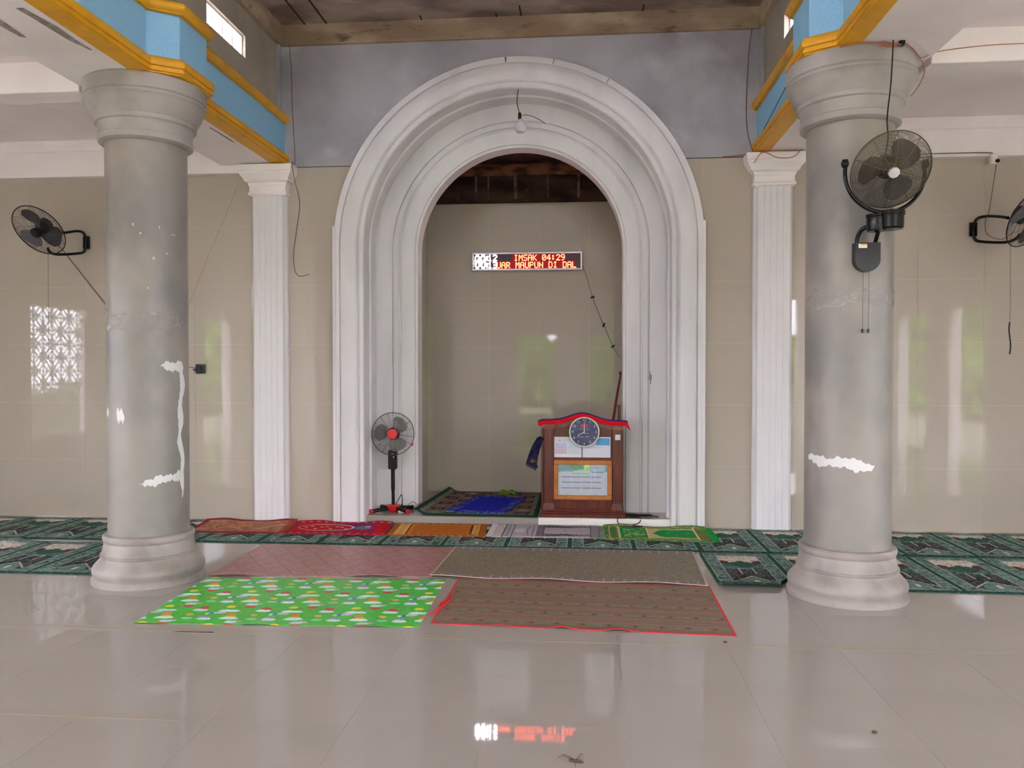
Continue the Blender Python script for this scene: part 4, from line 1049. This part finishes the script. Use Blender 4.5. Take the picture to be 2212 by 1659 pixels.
# extension socket
t = thing('extension_socket', 'small white extension socket beside the pedestal fan base', 'socket', (-1.85, 8.04, STEP))
part(t, MB().bbox(-1.885, -1.825, 8.02, 8.06, STEP + 0.001, STEP + 0.042, 0.005), 'block', M_WPLAST)
part(t, MB().tube(smoothpath([(-1.83, 8.04, STEP + 0.02), (-1.80, 8.10, STEP + 0.07), (-1.76, 8.16, STEP + 0.09), (-1.72, 8.20, STEP + 0.05), (-1.70, 8.22, STEP + 0.006)], 6), 0.003, 6), 'cord', M_CORDB, 60)

# ------------------------------------------------------------------ LED sign
FONT = {'I': '01110 00100 00100 00100 00100 00100 01110', 'M': '10001 11011 10101 10101 10001 10001 10001', 'S': '01111 10000 10000 01110 00001 00001 11110',
        'A': '01110 10001 10001 11111 10001 10001 10001', 'K': '10001 10010 10100 11000 10100 10010 10001', '0': '01110 10001 10011 10101 11001 10001 01110',
        '4': '00010 00110 01010 10010 11111 00010 00010', ':': '00000 01100 01100 00000 01100 01100 00000', '2': '01110 10001 00001 00010 00100 01000 11111',
        '9': '01110 10001 10001 01111 00001 00010 01100', 'U': '10001 10001 10001 10001 10001 10001 01110', 'R': '11110 10001 10001 11110 10100 10010 10001',
        'P': '11110 10001 10001 11110 10000 10000 10000', 'N': '10001 10001 11001 10101 10011 10001 10001', 'D': '11110 10001 10001 10001 10001 10001 11110',
        'L': '10000 10000 10000 10000 10000 10000 11111', '1': '00100 01100 00100 00100 00100 00100 01110', '3': '11110 00001 00001 01110 00001 00001 11110',
        ' ': '00000 00000 00000 00000 00000 00000 00000', 'O': '01110 10001 10001 10001 10001 10001 01110'}
t = thing('led_sign', 'red scrolling LED sign with a silver frame on the niche wall', 'sign', (-0.67, 9.497, 2.805))
X0, X1, Z0, Z1 = -1.322, -0.019, 2.697, 2.912; fy0, fy1 = 9.435, 9.496
M_ALU = mat('aluminium', (196, 194, 202), 0.3, 0.5, metal=0.6)
for q in ((X0, X1, Z1 - 0.022, Z1), (X0, X1, Z0, Z0 + 0.022), (X0, X0 + 0.022, Z0 + 0.022, Z1 - 0.022), (X1 - 0.022, X1, Z0 + 0.022, Z1 - 0.022)):
    part(t, MB().bbox(q[0], q[1], fy0, fy1, q[2], q[3], 0.003), 'frame_bar', M_ALU)
k = 2.0 ** -EXPOSURE
part(t, MB().box(X0 + 0.02, X1 - 0.02, fy0 + 0.008, fy1, Z0 + 0.02, Z1 - 0.02), 'screen', mat('led_backing', (26, 16, 24), 0.35, 0.4, emit=((0.030, 0.004, 0.010), 1.0 * k)))
part(t, MB().box(X0 + 0.285, X1 - 0.085, fy0 + 0.0065, fy0 + 0.009, Z0 + 0.026, Z0 + 0.112), 'glow_panel', mat('led_glow', (60, 6, 10), 0.5, 0.3, emit=((0.30, 0.001, 0.006), 1.0 * k)))  # emissive red panel imitates the glow spilling round the characters
part(t, MB().box(X0 + 0.48, X1 - 0.20, fy0 + 0.0065, fy0 + 0.009, Z0 + 0.112, Z1 - 0.03), 'glow_panel', MATS['led_glow'])
def glyphs(m_, txt, x, zt, px, pz, adv=6, f=1.0, y=9.441):
    for ch in txt:
        mb = MB()
        for r, row in enumerate(FONT[ch].split()):
            for c_, v in enumerate(row):
                if v == '1':
                    cx_, cz_ = x + (c_ + 0.5) * px, zt - (r + 0.5) * pz
                    mb.box(cx_ - px * 0.5 * f, cx_ + px * 0.5 * f, y - 0.001, y + 0.002, cz_ - pz * 0.5 * f, cz_ + pz * 0.5 * f)
        if ch != ' ': part(t, mb, 'character', m_)
        x += adv * px
M_LEDR = mat('led_red', (255, 60, 30), 0.4, 0.5, emit=((12.0, 1.25, 0.50), 1.0 * k))
M_LEDW = mat('led_white', (255, 255, 255), 0.4, 0.5, emit=((16.0, 14.5, 17.0), 1.0 * k))
glyphs(M_LEDR, 'IMSAK 04:29', X0 + 0.500, 2.882, 0.0092, 0.0103)
glyphs(M_LEDR, 'UAR MAUPUN DI DAL', X0 + 0.296, 2.796, 0.00925, 0.0103)
glyphs(M_LEDW, '00', X0 + 0.034, 2.886, 0.0115, 0.0232, 6, 1.25); glyphs(M_LEDW, ':', X0 + 0.160, 2.884, 0.010, 0.0115, 6, 1.2); glyphs(M_LEDW, ':', X0 + 0.160, 2.802, 0.010, 0.0115, 6, 1.2)
glyphs(M_LEDW, '12', X0 + 0.190, 2.884, 0.0098, 0.0105, 6, 1.2); glyphs(M_LEDW, '13', X0 + 0.190, 2.800, 0.0098, 0.0105, 6, 1.2)
t = thing('sign_wire', 'thin wire with three black clips running down from the LED sign', 'wire', (0.0, 9.497, 2.7))
part(t, MB().tube(smoothpath([(-0.019, 9.47, 2.741), (0.036, 9.495, 2.608), (0.101, 9.495, 2.379), (0.232, 9.495, 2.052), (0.34, 9.495, 1.802), (0.42, 9.495, 1.66)], 5), 0.0028, 6), 'strand', M_CORDB, 60)
for x, z, an in ((0.101, 2.379, 0.25), (0.232, 2.052, 1.15), (0.34, 1.802, 0.6)):
    part(t, MB().tube([(x - 0.024 * math.cos(an), 9.49, z - 0.024 * math.sin(an)), (x + 0.024 * math.cos(an), 9.49, z + 0.024 * math.sin(an))], 0.009, 8), 'clip', M_BLACK, 60)

# ------------------------------------------------------------------ lectern
LY = 7.93
t = thing('lectern', 'dark red wooden lectern standing at the niche step', 'lectern', (0.0, LY, STEP))
def ztop(x): return 1.022 + 0.072 * math.exp(-((x + 0.01) / 0.17) ** 2) - 0.012 * x
part(t, MB().bbox(-0.428, 0.412, LY - 0.035, 8.25, STEP, 0.105, 0.003).bbox(-0.418, 0.402, LY - 0.025, 8.24, 0.105, 0.124, 0.003).bbox(-0.406, 0.390, LY - 0.012, 8.23, 0.124, 0.146, 0.003), 'plinth', M_WOOD)
for xa, xb in ((-0.393, -0.298), (0.282, 0.372)):
    part(t, MB().bbox(xa, xb, LY, 8.00, 0.20, 0.972, 0.004).add(
        [(xa - 0.012, LY - 0.012, 0.145), (xb + 0.012, LY - 0.012, 0.145), (xb + 0.012, 8.0, 0.145), (xa - 0.012, 8.0, 0.145), (xa, LY, 0.205), (xb, LY, 0.205), (xb, 8.0, 0.205), (xa, 8.0, 0.205)],
        [(0, 1, 5, 4), (1, 2, 6, 5), (2, 3, 7, 6), (3, 0, 4, 7), (3, 2, 1, 0), (4, 5, 6, 7)]), 'post', M_WOOD)
    part(t, MB().bbox(xa - 0.012, xb + 0.006, LY - 0.008, 8.0, 0.958, 1.002, 0.003), 'corner_block', M_WOODR)
part(t, MB().box(-0.300, 0.284, LY + 0.032, LY + 0.055, 0.146, 0.985), 'front_panel', M_WOOD)
for xa, xb in ((-0.424, -0.396), (0.368, 0.392)):
    part(t, MB().bbox(xa, xb, LY + 0.06, 8.245, 0.12, 0.94, 0.003), 'side_panel', M_WOOD)
poly = [(x, ztop(x) - 0.040) for x in np.linspace(-0.405, 0.385, 33)] + [(x, min(ztop(x) - 0.084, 0.968 + 0.05 * math.exp(-((x + 0.01) / 0.15) ** 2))) for x in np.linspace(0.385, -0.405, 33)]
part(t, MB().prism_y(poly, LY - 0.004, LY + 0.05), 'top_rail', M_WOODR)
part(t, MB().box(-0.42, 0.388, LY + 0.03, 8.245, 0.985, 1.003), 'shelf', M_WOOD)
part(t, MB().bbox(-0.475, -0.40, 8.00, 8.10, 0.815, 0.845, 0.004), 'arm', M_WOOD)
t = thing('lectern_cloth', 'red cloth strip with navy lining draped along the lectern top', 'cloth', (0.0, LY, 1.02))
N = 48; xs = np.linspace(-0.452, 0.432, N)
def strip(prof):
    vs = []; fs = []
    for x in xs:
        sag = -0.010 * max(0, abs(x) - 0.41) / 0.03
        for dy, dz in prof: vs.append((x, LY + dy, ztop(x) + dz + sag))
    m = len(prof)
    for i in range(N - 1):
        for j in range(m): fs.append((i * m + j, i * m + (j + 1) % m, (i + 1) * m + (j + 1) % m, (i + 1) * m + j))
    fs += [tuple(range(m)), tuple(range((N - 1) * m, N * m))]
    return MB().add(vs, fs)
part(t, strip([(-0.020, -0.042), (-0.020, -0.004), (-0.014, 0.0), (-0.010, 0.0), (-0.014, -0.006), (-0.014, -0.042)]), 'red_band', M_REDCLOTH, 40)
part(t, strip([(-0.012, 0.001), (0.03, 0.010), (0.10, 0.004), (0.10, 0.0), (0.03, 0.004), (-0.012, -0.004)]), 'navy_lining', M_BLUECLOTH, 40)
part(t, MB().prism_y([(0.405, 0.985), (0.440, 0.985), (0.452, 0.945), (0.462, 0.925), (0.43, 0.95)], LY - 0.014, LY - 0.010), 'hanging_corner', M_REDCLOTH)
part(t, MB().prism_y([(-0.455, 1.01), (-0.40, 0.99), (-0.42, 0.955)], LY - 0.014, LY - 0.010), 'hanging_corner', M_REDCLOTH)
# clock
t = thing('wall_clock', 'round dark blue clock with a white rim hung on the lectern', 'clock', (0.005, LY - 0.004, 0.913))
MC = frame_to((0, -1, 0), (0.005, LY - 0.006, 0.913))
part(t, MB().lathe([(0.148, -0.004), (0.150, 0.012), (0.146, 0.022), (0.139, 0.024), (0.136, 0.010)], 56, MC, False), 'rim', M_WPLAST, 40)
part(t, MB().lathe([(0.138, 0.0), (0.138, 0.012)], 56, MC), 'face', mat('clock_face', (62, 62, 98), 0.3, 0.4, noise=(9, (84, 86, 122), 0.5, 0.7)))
for h in range(1, 13):
    a = math.radians(90 - 30 * h); v, f = text_mesh(str(h), 0.034)
    part(t, MB().add([(p[0] + 0.115 * math.cos(a), p[1] + 0.115 * math.sin(a), p[2] + 0.0128) for p in v], f, MC), 'numeral', mat('pale_print', (214, 214, 226), 0.5))
mb = MB(); v, f = text_mesh('PROTON', 0.024); mb.add([(p[0], p[1] + 0.026, p[2] + 0.0128) for p in v], f, MC)
for (cx_, cy_, w, hh) in ((0.02, -0.014, 0.055, 0.006), (-0.04, -0.047, 0.065, 0.008), (0.03, -0.045, 0.04, 0.008)): mb.box(cx_ - w / 2, cx_ + w / 2, cy_ - hh / 2, cy_ + hh / 2, 0.0122, 0.0130, MC)
part(t, mb, 'lettering', mat('faint_print', (150, 152, 186), 0.5))
part(t, MB().prism([(-0.036, 0.040), (-0.040, 0.066), (-0.024, 0.082), (0.0, 0.076), (0.026, 0.084), (0.042, 0.066), (0.036, 0.042), (0.0, 0.050)], 0.0122, 0.0132, MC), 'emblem', mat('emblem_red', (176, 58, 78), 0.5))
part(t, MB().prism([(-0.004, -0.01), (0.004, -0.01), (0.0025, 0.095), (-0.0025, 0.095)], 0.0145, 0.0155, MC), 'minute_hand', M_WPLAST)
part(t, MB().prism([(0.007, 0.006), (0.002, -0.004), (-0.066, -0.036), (-0.068, -0.032)], 0.016, 0.017, MC), 'hour_hand', M_WPLAST)
# papers
def sheet(name, label, art, x0, x1, z0, z1, y, m, cat):
    # a thin printed sheet: the art grid stood upright
    o = cloth(name, art, lambda U, V: (x0 + U / art.w * (x1 - x0), V / art.h * (z1 - z0)), 0.0012, m)
    o.rotation_euler = (PI / 2, 0, 0); o.location = (0, y, z0)
    return tag(o, label, cat)
a = Art(0.272, 0.203, 0.0025, 0.0025, (224, 222, 236)); a.rect(0.01, 0.262, 0.150, 0.193, (214, 216, 224)); a.ell(0.055, 0.172, 0.012, 0.011, (120, 122, 132)); a.ell(0.055, 0.175, 0.012, 0.007, (206, 208, 216))
a.rect(0.012, 0.128, 0.088, 0.142, (192, 190, 222)); a.rect(0.138, 0.262, 0.088, 0.142, (196, 208, 232)); a.rect(0.012, 0.128, 0.034, 0.086, (214, 186, 204)); a.rect(0.138, 0.262, 0.034, 0.086, (202, 212, 212))
for k in range(9): a.rect(0.09, 0.20, 0.158 + 0.004 * (k % 2) + 0.008 * (k // 3), 0.1595 + 0.004 * (k % 2) + 0.008 * (k // 3), (190, 194, 204), 0.6)
for k in range(7): a.rect(0.018, 0.12, 0.04 + 0.013 * k, 0.042 + 0.013 * k, (178, 168, 200), 0.5); a.rect(0.145, 0.255, 0.04 + 0.013 * k, 0.042 + 0.013 * k, (176, 190, 200), 0.5)
sheet('paper_notice', 'white sheet with pastel boxes pinned below the clock on the lectern', a, -0.294, -0.022, 0.657, 0.860, LY + 0.031, M_PAPER, 'paper')
a = Art(0.276, 0.203, 0.0025, 0.0025, (222, 220, 236)); a.rect(0.0, 0.138, 0.12, 0.203, (196, 206, 236), 0.6); a.rect(0.136, 0.266, 0.122, 0.192, (92, 164, 216)); a.rect(0.02, 0.20, 0.095, 0.104, (206, 200, 222))
sheet('paper_notice', 'white sheet with a blue corner block pinned below the clock on the lectern', a, -0.012, 0.264, 0.657, 0.860, LY + 0.031, M_PAPER, 'paper')
# framed schedule
t = thing('framed_schedule', 'wood-framed prayer timetable with a green header on the lectern front', 'picture', (-0.01, LY + 0.03, 0.435))
fx0, fx1, fz0, fz1 = -0.297, 0.278, 0.239, 0.631; fw = 0.044
for q in ((fx0, fx1, fz1 - fw, fz1), (fx0, fx1, fz0, fz0 + fw), (fx0, fx0 + fw, fz0 + fw, fz1 - fw), (fx1 - fw, fx1, fz0 + fw, fz1 - fw)):
    part(t, MB().bbox(q[0], q[1], LY + 0.004, LY + 0.0315, q[2], q[3], 0.004), 'frame_bar', M_WOODL)
w, h = fx1 - fx0 - 2 * fw, fz1 - fz0 - 2 * fw
a = Art(w, h, 0.0026, 0.0026, (190, 198, 212)); a.rect(0, w, 0.23, h, (136, 172, 166)); a.blot(0.03, 0.5, (100, 150, 140), 0.7, a.V > 0.235); a.rect(0.0, 0.12, 0.235, h, (120, 160, 172), 0.7); a.rect(0.14, 0.30, 0.25, h, (110, 156, 116), 0.8); a.blot(0.03, 0.6, (160, 196, 140), 0.7, (a.V > 0.25) & (a.U > 0.15) & (a.U < 0.3))
a.rect(0.32, 0.46, 0.235, h, (174, 186, 208)); a.put((a.U > 0.262) & (a.U < 0.315) & (a.V > 0.205 + 0.5 * np.abs(a.U - 0.29)), (214, 236, 190)); a.ell(0.292, 0.262, 0.020, 0.022, (176, 214, 110)); a.ell(0.23, 0.215, 0.10, 0.035, (186, 206, 206)); a.ell(0.40, 0.215, 0.06, 0.02, (172, 196, 210)); a.ell(0.08, 0.22, 0.07, 0.018, (190, 196, 208))
a.rect(0.352, 0.372, 0.13, 0.27, (196, 212, 226)); a.line(0.35, 0.265, 0.40, 0.275, 0.006, (120, 132, 150)); a.rect(0.335, 0.45, 0.226, 0.232, (86, 96, 108))
for k in range(14): a.rect(0.145 + 0.0125 * k, 0.154 + 0.0125 * k, 0.209, 0.219, (140, 160, 176), 0.8)
a.blot(0.01, 0.6, (176, 172, 190), 0.4, a.V < 0.19)
for r, z in enumerate((0.182, 0.128, 0.072)):
    for c_ in range(4): a.rect(0.037 + 0.098 * c_, 0.128 + 0.098 * c_, z - 0.004, z + 0.004, (122, 124, 146))
    for c_ in range(1, 4): a.rect(0.131 + 0.098 * (c_ - 1), 0.1335 + 0.098 * (c_ - 1), z - 0.05, z + 0.006, (206, 210, 222))
a.rect(0.07, 0.24, 0.011, 0.015, (164, 180, 186)); a.rect(0.33, 0.43, 0.011, 0.015, (164, 180, 186)); a.frame(0, 0.004, (206, 212, 200))
p_ = cloth('printed_card', a, lambda U, V: (fx0 + fw + U, V), 0.0012, M_GLOSSP); p_.rotation_euler = (PI / 2, 0, 0)
p_.parent = t; p_.location = Vector((0, LY + 0.022, fz0 + fw)) - t.location
tag(MB().bbox(0.306, 0.358, LY - 0.022, LY - 0.002, 0.835, 0.890, 0.004).build('wall_socket', M_WPLAST), 'small white socket fixed to the lectern post', 'socket')
# hanging cloth and staff
M_DKCLOTH = mat('dark_patterned_cloth', (40, 36, 58), 0.95, 0.1, noise=(16, (120, 92, 84), 0.58, 0.66), noise2=(22, (20, 20, 70), 0.5, 0.6), bump=(80, 0.4))
t = thing('hanging_cloth', 'dark patterned cloth hung over the lectern arm', 'cloth', (-0.47, 8.05, 0.85))
pa = smoothpath([(-0.402, 0, 0.853), (-0.445, 0, 0.858), (-0.485, 0, 0.825), (-0.530, 0, 0.745), (-0.572, 0, 0.625), (-0.582, 0, 0.590)], 5)
vs = []; fs = []
for i, p in enumerate(pa):
    q = pa[min(i + 1, len(pa) - 1)] - pa[max(i - 1, 0)]; n_ = Vector((-q.z, 0, q.x)).normalized(); u = i / (len(pa) - 1); w_ = 0.010 + 0.045 * u
    for yy in (7.985, 8.02, 8.06, 8.10): vs.append((p.x + n_.x * 0.006, yy + 0.006 * math.sin(9 * u + 40 * yy), p.z + n_.z * 0.006))
    for yy in (8.10, 8.06, 8.02, 7.985): vs.append((p.x + 0.034 + 0.085 * u, yy, p.z - 0.020 - 0.030 * u))
m = 8
for i in range(len(pa) - 1):
    for j in range(m): fs.append((i * m + j, i * m + (j + 1) % m, (i + 1) * m + (j + 1) % m, (i + 1) * m + j))
fs += [tuple(range(m)), tuple(range((len(pa) - 1) * m, len(pa) * m))]
part(t, MB().add(vs, fs), 'folded_panel', M_DKCLOTH, 50)
mb = MB()
for k in range(12): x = -0.575 + 0.008 * k; mb.tube([(x, 8.0 + 0.008 * k, 0.59 - 0.0045 * k), (x + 0.006, 8.0 + 0.008 * k, 0.56 - 0.005 * k)], 0.003, 4)
part(t, mb, 'fringe', mat('navy_fringe', (26, 26, 66), 0.95))
t = thing('wooden_staff', 'brown wooden staff with a knob leaning behind the lectern', 'staff', (0.27, 8.26, STEP))
part(t, MB().tube([(0.245, 8.262, STEP), (0.285, 8.275, 0.90), (0.335, 8.40, 1.2), (0.385, 8.52, 1.47)], [0.016, 0.016, 0.014, 0.011], 10), 'shaft', M_WOOD, 60)
part(t, MB().lathe([(0.006, -0.02), (0.020, -0.010), (0.022, 0.006), (0.010, 0.020)], 16, frame_to((0.18, 0.42, 0.9), (0.389, 8.53, 1.49))), 'knob', M_WOOD, 40)
tag(MB().tube([(0.350, 8.262, STEP), (0.362, 8.270, 1.17)], 0.016, 10).build('wooden_pole', M_WOOD, None, 60), 'short dark wooden pole upright behind the lectern corner', 'pole')
# cable coil
t = thing('cable_coil', 'tangled black cable beside the lectern, hanging over the step', 'cable', (0.5, 8.05, STEP))
zc_ = STEP + 0.008
part(t, MB().tube(smoothpath([(0.40, 8.20, zc_ + 0.06), (0.405, 8.16, zc_), (0.50, 8.14, zc_), (0.53, 8.10, zc_), (0.50, 8.06, zc_), (0.42, 8.05, zc_), (0.43, 8.09, zc_ + 0.004), (0.55, 8.07, zc_ + 0.004), (0.66, 8.10, zc_), (0.68, 8.06, zc_), (0.60, 8.03, zc_ + 0.006), (0.50, 8.02, zc_), (0.46, 7.97, zc_), (0.60, 8.00, zc_ + 0.008), (0.74, 8.00, zc_)], 7), 0.0058, 6)
     .tube(smoothpath([(0.46, 7.99, zc_), (0.36, 7.95, zc_), (0.335, 7.87, zc_ + 0.004), (0.33, 7.838, 0.045), (0.36, 7.79, 0.030), (0.48, 7.74, 0.026), (0.56, 7.72, 0.026), (0.45, 7.70, 0.026), (0.33, 7.72, 0.026), (0.40, 7.76, 0.028), (0.50, 7.80, 0.032), (0.545, 7.838, 0.05), (0.55, 7.88, zc_ + 0.004), (0.52, 7.96, zc_), (0.44, 7.97, zc_)], 7), 0.005, 6), 'strand', M_BLACKM, 60)

# ------------------------------------------------------------------ bulb, wires, sockets
t = thing('hanging_bulb', 'white bulb hanging on a short wire under the arch', 'lamp', (-0.62, 7.83, 4.25))
part(t, MB().tube(smoothpath([(-0.640, 7.83, 4.258), (-0.648, 7.83, 4.20), (-0.652, 7.83, 4.12), (-0.630, 7.83, 4.03)], 6), 0.0045, 6), 'cord', M_BLACKM, 60)
part(t, MB().lathe([(0.014, 3.965), (0.017, 3.97), (0.017, 4.015), (0.013, 4.03), (0.006, 4.034)], 18, Matrix.Translation((-0.626, 7.83, 0))), 'lamp_holder', M_BLACK, 40)
part(t, MB().lathe([(0.012, 3.838), (0.038, 3.842), (0.055, 3.862), (0.058, 3.890), (0.052, 3.915), (0.036, 3.940), (0.020, 3.952), (0.017, 3.968)], 28, Matrix.Translation((-0.618, 7.83, 0))), 'bulb', M_GLASS, 40)
part(t, MB().tube(smoothpath([(-0.615, 7.84, 4.005), (-0.56, 7.90, 4.03), (-0.50, 8.02, 4.045), (-0.44, 8.15, 4.05), (-0.40, 8.255, 4.05)], 6), 0.004, 6), 'side_wire', M_CORDB, 60)
wire('loose_wire', [(-2.925, 7.80, 4.76), (-2.923, 7.852, 4.534), (-2.915, 7.852, 4.165), (-2.890, 7.852, 3.633), (-2.862, 7.70, 3.57), (-2.862, 7.70, 3.53), (-2.872, 7.80, 3.40), (-2.846, 7.856, 3.194), (-2.881, 7.856, 2.917), (-2.911, 7.856, 2.685), (-2.897, 7.856, 2.522), (-2.845, 7.856, 2.466), (-2.749, 7.856, 2.488)], 0.0032, M_CORDB, 'thin wire trailing from the grey wall past the pilaster to a hook', 'wire')
wire('loose_wire', [(1.577, 7.80, 4.76), (1.557, 7.852, 4.515), (1.538, 7.852, 4.078), (1.548, 7.852, 3.814), (1.60, 7.84, 3.60)], 0.0036, M_CORDB, 'thin brown wire hanging down the grey wall corner near the caged fan', 'wire')
wire('loose_wire', [(1.325, 7.85, 3.566), (1.479, 7.84, 3.572), (1.60, 7.70, 3.565), (1.663, 7.655, 3.560), (1.80, 7.655, 3.556), (1.956, 7.655, 3.562)], 0.0050, M_CORDR, 'brown wire bundle lying along the pilaster capital', 'wire')
wire('loose_wire', [(1.571, 7.655, 3.45), (1.655, 7.655, 3.545), (1.789, 7.645, 3.49), (1.935, 7.645, 3.50), (2.03, 7.66, 3.608)], 0.0042, M_CORDR, 'curled brown wire sagging across the pilaster capital', 'wire')
wire('loose_wire', [(1.575, 6.22, 3.80), (1.590, 6.6, 3.76), (1.595, 7.4, 3.665), (1.588, 7.5, 3.645)], 0.0032, M_BLACKM, 'thin black wire crossing the blue beam fascia', 'wire')
wire('loose_wire', [(-3.483, 7.856, 3.403), (-3.646, 7.856, 3.019), (-3.819, 7.856, 2.648), (-3.993, 7.856, 2.227), (-4.143, 7.856, 1.899)], 0.0013, mat('tan_wire', (150, 124, 108), 0.6, 0.3), 'faint slanting wire on the tiles beside the pilaster and column', 'wire')
t = thing('wire_bundle', 'copper wires with a small connector wrapped round the column capital', 'wire', (1.9, 5.2, 3.56))
part(t, MB().tube(smoothpath([(1.60, 5.245, 3.556), (1.70, 5.198, 3.560), (1.80, 5.192, 3.556), (1.90, 5.205, 3.548), (1.99, 5.225, 3.556), (2.07, 5.30, 3.545), (2.17, 5.42, 3.538), (2.30, 5.485, 3.60), (2.6, 5.49, 3.63), (2.9, 5.49, 3.635), (3.4, 5.49, 3.64)], 6), 0.003, 6)
     .tube(smoothpath([(1.80, 5.19, 3.552), (1.86, 5.195, 3.56), (1.96, 5.21, 3.545), (1.90, 5.20, 3.53), (1.82, 5.19, 3.54), (1.95, 5.21, 3.55)], 6), 0.0028, 6)
     .tube(smoothpath([(2.05, 5.275, 3.55), (2.13, 5.37, 3.53), (2.19, 5.43, 3.46), (2.17, 5.46, 3.38), (2.12, 5.47, 3.31)], 6), 0.003, 6), 'strands', M_CORDR, 60)
part(t, MB().bbox(1.965, 2.03, 5.21, 5.26, 3.572, 3.604, 0.004, Matrix.Translation((0, 0, 0))), 'connector', mat('cream_plastic', (206, 200, 160), 0.5))
part(t, MB().bbox(1.955, 1.985, 5.205, 5.25, 3.545, 3.585, 0.004), 'tape_wrap', M_BLACKM)
t = thing('wall_socket', 'white surface socket with conduit on the aisle cornice beside the wall fan', 'socket', (3.74, 7.77, 3.46))
part(t, MB().bbox(3.715, 3.775, 7.735, 7.778, 3.415, 3.505, 0.006), 'box', M_WPLAST)
part(t, MB().lathe([(0.016, 0), (0.018, 0.012), (0.008, 0.03)], 14, frame_to((0.3, -1, -0.4), (3.762, 7.735, 3.44))), 'plug', M_BLACKM, 40)
part(t, MB().tube(smoothpath([(2.45, 7.772, 3.512), (2.987, 7.772, 3.517), (3.152, 7.772, 3.525), (3.684, 7.772, 3.524), (3.735, 7.77, 3.505)], 5), 0.0045, 6), 'feed_wire', M_CORDB, 60)
t = thing('wall_socket', 'black square socket on the tiles between column and pilaster', 'socket', (-3.891, WY, 1.535))
part(t, MB().bbox(-3.938, -3.842, 7.835, 7.8635, 1.487, 1.583, 0.006), 'plate', M_BLACK)
part(t, MB().lathe([(0.030, 0), (0.032, 0.008), (0.024, 0.010)], 20, frame_to((0, -1, 0), (-3.89, 7.835, 1.535))), 'plug', M_BLACKM, 40)
part(t, MB().tube([(-3.91, 7.828, 1.535), (-3.945, 7.82, 1.522), (-3.955, 7.84, 1.53)], 0.007, 6), 'cord_end', M_BLACKM, 60)
t = thing('jamb_switch', 'small grey pull switch on the arch inner frame', 'switch', (0.675, 8.27, 1.45))
part(t, MB().bbox(0.662, 0.688, 8.250, 8.274, 1.425, 1.475, 0.004), 'body', mat('grey_plastic', (150, 152, 150), 0.5))
part(t, MB().tube([(0.672, 8.262, 1.475), (0.668, 8.268, 1.51)], 0.003, 5).tube([(0.676, 8.262, 1.425), (0.678, 8.266, 1.38)], 0.003, 5), 'cord', M_BLACKM)
wire('ceiling_rope', [(0.939, 7.6, 4.968), (0.935, 7.6, 4.90), (0.915, 7.6, 4.80), (0.868, 7.6, 4.698)], 0.004, mat('hemp', (176, 156, 130), 0.9), 'short pale rope end hanging from the concrete ceiling', 'rope')
